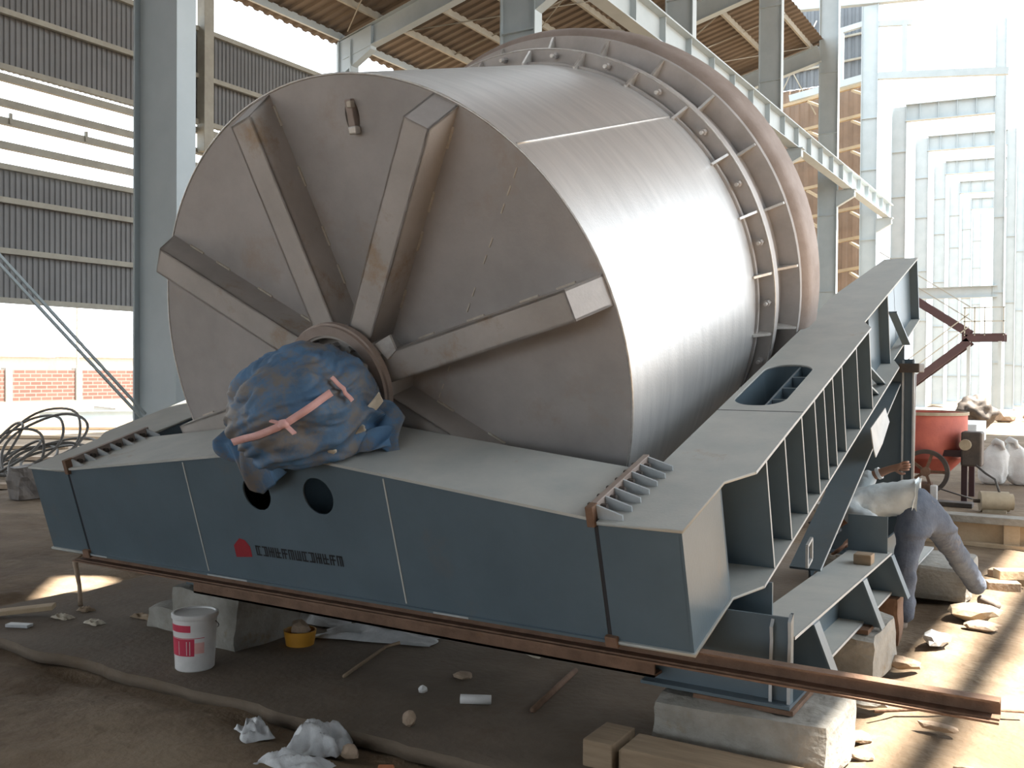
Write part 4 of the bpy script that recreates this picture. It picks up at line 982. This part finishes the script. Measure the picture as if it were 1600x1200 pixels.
hl_ = W(-1.03, 6.87, .80); hr_ = W(-.95, 7.04, .80); kl = W(-1.06, 6.78, .44); kr = W(-.84, 7.38, .47); al = W(-1.07, 6.76, .09); ar = W(-.70, 7.76, .12)
sl1 = W(-1.42, 6.76, .76); el1 = W(-1.22, 6.68, .69); wl1 = W(-1.36, 6.60, .60); ha1 = W(-1.40, 6.58, .565)
sr1 = W(-1.42, 7.05, .84); er1 = W(-1.38, 7.10, .955); wr1 = W(-1.215, 7.09, 1.035); hr1 = W(-1.16, 7.075, 1.055)
ht1 = W(-1.035, 6.88, .70); ht2 = W(-.935, 7.07, .71)
nodes = [(pel, .085), (sp1, .09), (sp2, .11), (ch, .115), (nk, .05), (hd, .075), (ht1, .062), (kl, .045), (al, .034), (ht2, .062), (kr, .045), (ar, .034),
         (sl1, .055), (el1, .04), (wl1, .026), (ha1, (.034, .018)), (sr1, .055), (er1, .04), (wr1, .026), (hr1, (.036, .020))]
edges = [(0, 1), (1, 2), (2, 3), (3, 4), (4, 5), (0, 6), (6, 7), (7, 8), (0, 9), (9, 10), (10, 11), (3, 12), (12, 13), (13, 14), (14, 15), (3, 16), (16, 17), (17, 18), (18, 19)]
# fingers: right hand curled round the string, left hand resting
def fingers(hi, dirv, side, curl, ln=.075):
    base = Vector(nodes[hi][0]); d = Vector(dirv).normalized(); s_ = Vector(side).normalized(); c = Vector(curl).normalized()
    for k, (off, L_) in enumerate(((-.027, .85), (-.009, 1.0), (.009, .95), (.027, .75))):
        a = base+s_*off+d*.03; b = a+d*ln*.45*L_; e = b+(d*.35+c*.6)*ln*.55*L_; g = e+(c-d*.45)*ln*.35*L_
        n0 = len(nodes); nodes.extend([(tuple(a), .0095), (tuple(b), .009), (tuple(e), .0085), (tuple(g), .007)]); edges.extend([(hi, n0), (n0, n0+1), (n0+1, n0+2), (n0+2, n0+3)])
    a = base-s_*.034-d*.005; b = a-s_*.02+d*.03+c*.012; e = b+d*.025+c*.02
    n0 = len(nodes); nodes.extend([(tuple(a), .012), (tuple(b), .010), (tuple(e), .008)]); edges.extend([(hi, n0), (n0, n0+1), (n0+1, n0+2)])
n0 = len(nodes); H_ = Vector(hd)
nodes += [(tuple(H_+Vector((-.03, 0, -.06))), .048), (tuple(H_+Vector((-.082, 0, -.025))), .013), (tuple(H_+Vector((.01, -.078, -.015))), (.012, .020)), (tuple(H_+Vector((.01, .078, -.015))), (.012, .020))]
edges += [(5, n0), (5, n0+1), (5, n0+2), (5, n0+3)]
fingers(19, (1, -.1, .15), (0, .3, 1), (-.1, 1, 0)); fingers(15, (-.5, -.2, -.6), (0, 1, 0), (-.8, 0, -.3))
man = skin('person', nodes, edges, 'skin', None, 0, 2); man.location = PO
tag(man, 'man in pale shirt and worn jeans bending under the right side beam', 'person')
hair = skin('hair', [(tuple(Vector(hd)+Vector((-.015, 0, .035))), .078), (tuple(Vector(hd)+Vector((.04, 0, .045))), .066), (tuple(Vector(hd)+Vector((-.05, 0, -.0))), .06)], [(0, 1), (0, 2)], 'hair', man)
shirt = skin('shirt', [(tuple(Vector(pel)+Vector((-.03, 0, .01))), (.150, .135)), (sp1, (.145, .125)), (sp2, (.155, .135)), (ch, (.155, .14)), (tuple(Vector(nk)+Vector((.03, 0, .03))), .075),
               (sl1, .085), (tuple(Vector(el1)), .072), (tuple(Vector(el1).lerp(Vector(wl1), .35)), .062), (sr1, .085), (er1, .064), (tuple(Vector(er1).lerp(Vector(wr1), .4)), .055)],
             [(0, 1), (1, 2), (2, 3), (3, 4), (3, 5), (5, 6), (6, 7), (3, 8), (8, 9), (9, 10)], 'shirt', man, 1, 3)
for v in shirt.data.vertices:
    q = v.co*9; n_ = Vector(v.normal); v.co += n_*(.014*noise.noise(q)+.012*abs(noise.noise(q*2.1)))
jeans = skin('trousers', [(W(-.985, 6.96, .825), (.125, .135)), (W(-1.10, 6.95, .865), (.125, .13)), (ht1, .105), (tuple(Vector(ht1).lerp(Vector(kl), .55)), .084), (kl, .074), (tuple(Vector(kl).lerp(Vector(al), .6)), .066), (tuple(Vector(al)+Vector((0, 0, -.035))), .07),
               (ht2, .105), (tuple(Vector(ht2).lerp(Vector(kr), .55)), .084), (kr, .074), (tuple(Vector(kr).lerp(Vector(ar), .6)), .066), (ar, .066)],
             [(0, 1), (0, 2), (2, 3), (3, 4), (4, 5), (5, 6), (0, 7), (7, 8), (8, 9), (9, 10), (10, 11)], 'jeans', man, 0, 3)
bm = bmesh.new(); bm.from_mesh(jeans.data)
for _ in range(5): bmesh.ops.smooth_vert(bm, verts=bm.verts, factor=.5, use_axis_x=True, use_axis_y=True, use_axis_z=True)
bmesh.ops.recalc_face_normals(bm, faces=bm.faces); bm.normal_update()
for v in bm.verts: v.co += v.normal*(.024 if v.co.z > .62 else .006)
bm.to_mesh(jeans.data); bm.free()
for v in jeans.data.vertices:
    q = v.co*10+Vector((3, 1, 7)); v.co += Vector(v.normal)*(.009*noise.noise(q)+.012*abs(noise.noise(q*1.9)))
for sgn in (-1, 1): rock('eye', Vector(hd)+Vector((-.070, .028*sgn, -.003)), (.02, .02, .02), 'hair', man, 1, 2, 0, False)
skin('shoe', [(tuple(Vector(al)+Vector((.02, .02, -.045))), .042), (tuple(Vector(al)+Vector((-.05, -.07, -.05))), (.045, .038)), (tuple(Vector(al)+Vector((-.10, -.13, -.055))), (.042, .030))], [(0, 1), (1, 2)], 'shoe', man)
skin('shoe', [(tuple(Vector(ar)+Vector((-.01, .0, -.06))), .042), (tuple(Vector(ar)+Vector((.07, -.05, -.075))), (.045, .038)), (tuple(Vector(ar)+Vector((.14, -.09, -.085))), (.042, .030))], [(0, 1), (1, 2)], 'shoe', man)
wv = Vector(er1).lerp(Vector(wr1), .55); dv_ = (Vector(wr1)-Vector(er1)).normalized()
lathe('wristband', [(.036, -.012), (.042, -.012), (.042, .012), (.036, .012)], wv, dv_, 'white', man, 20)
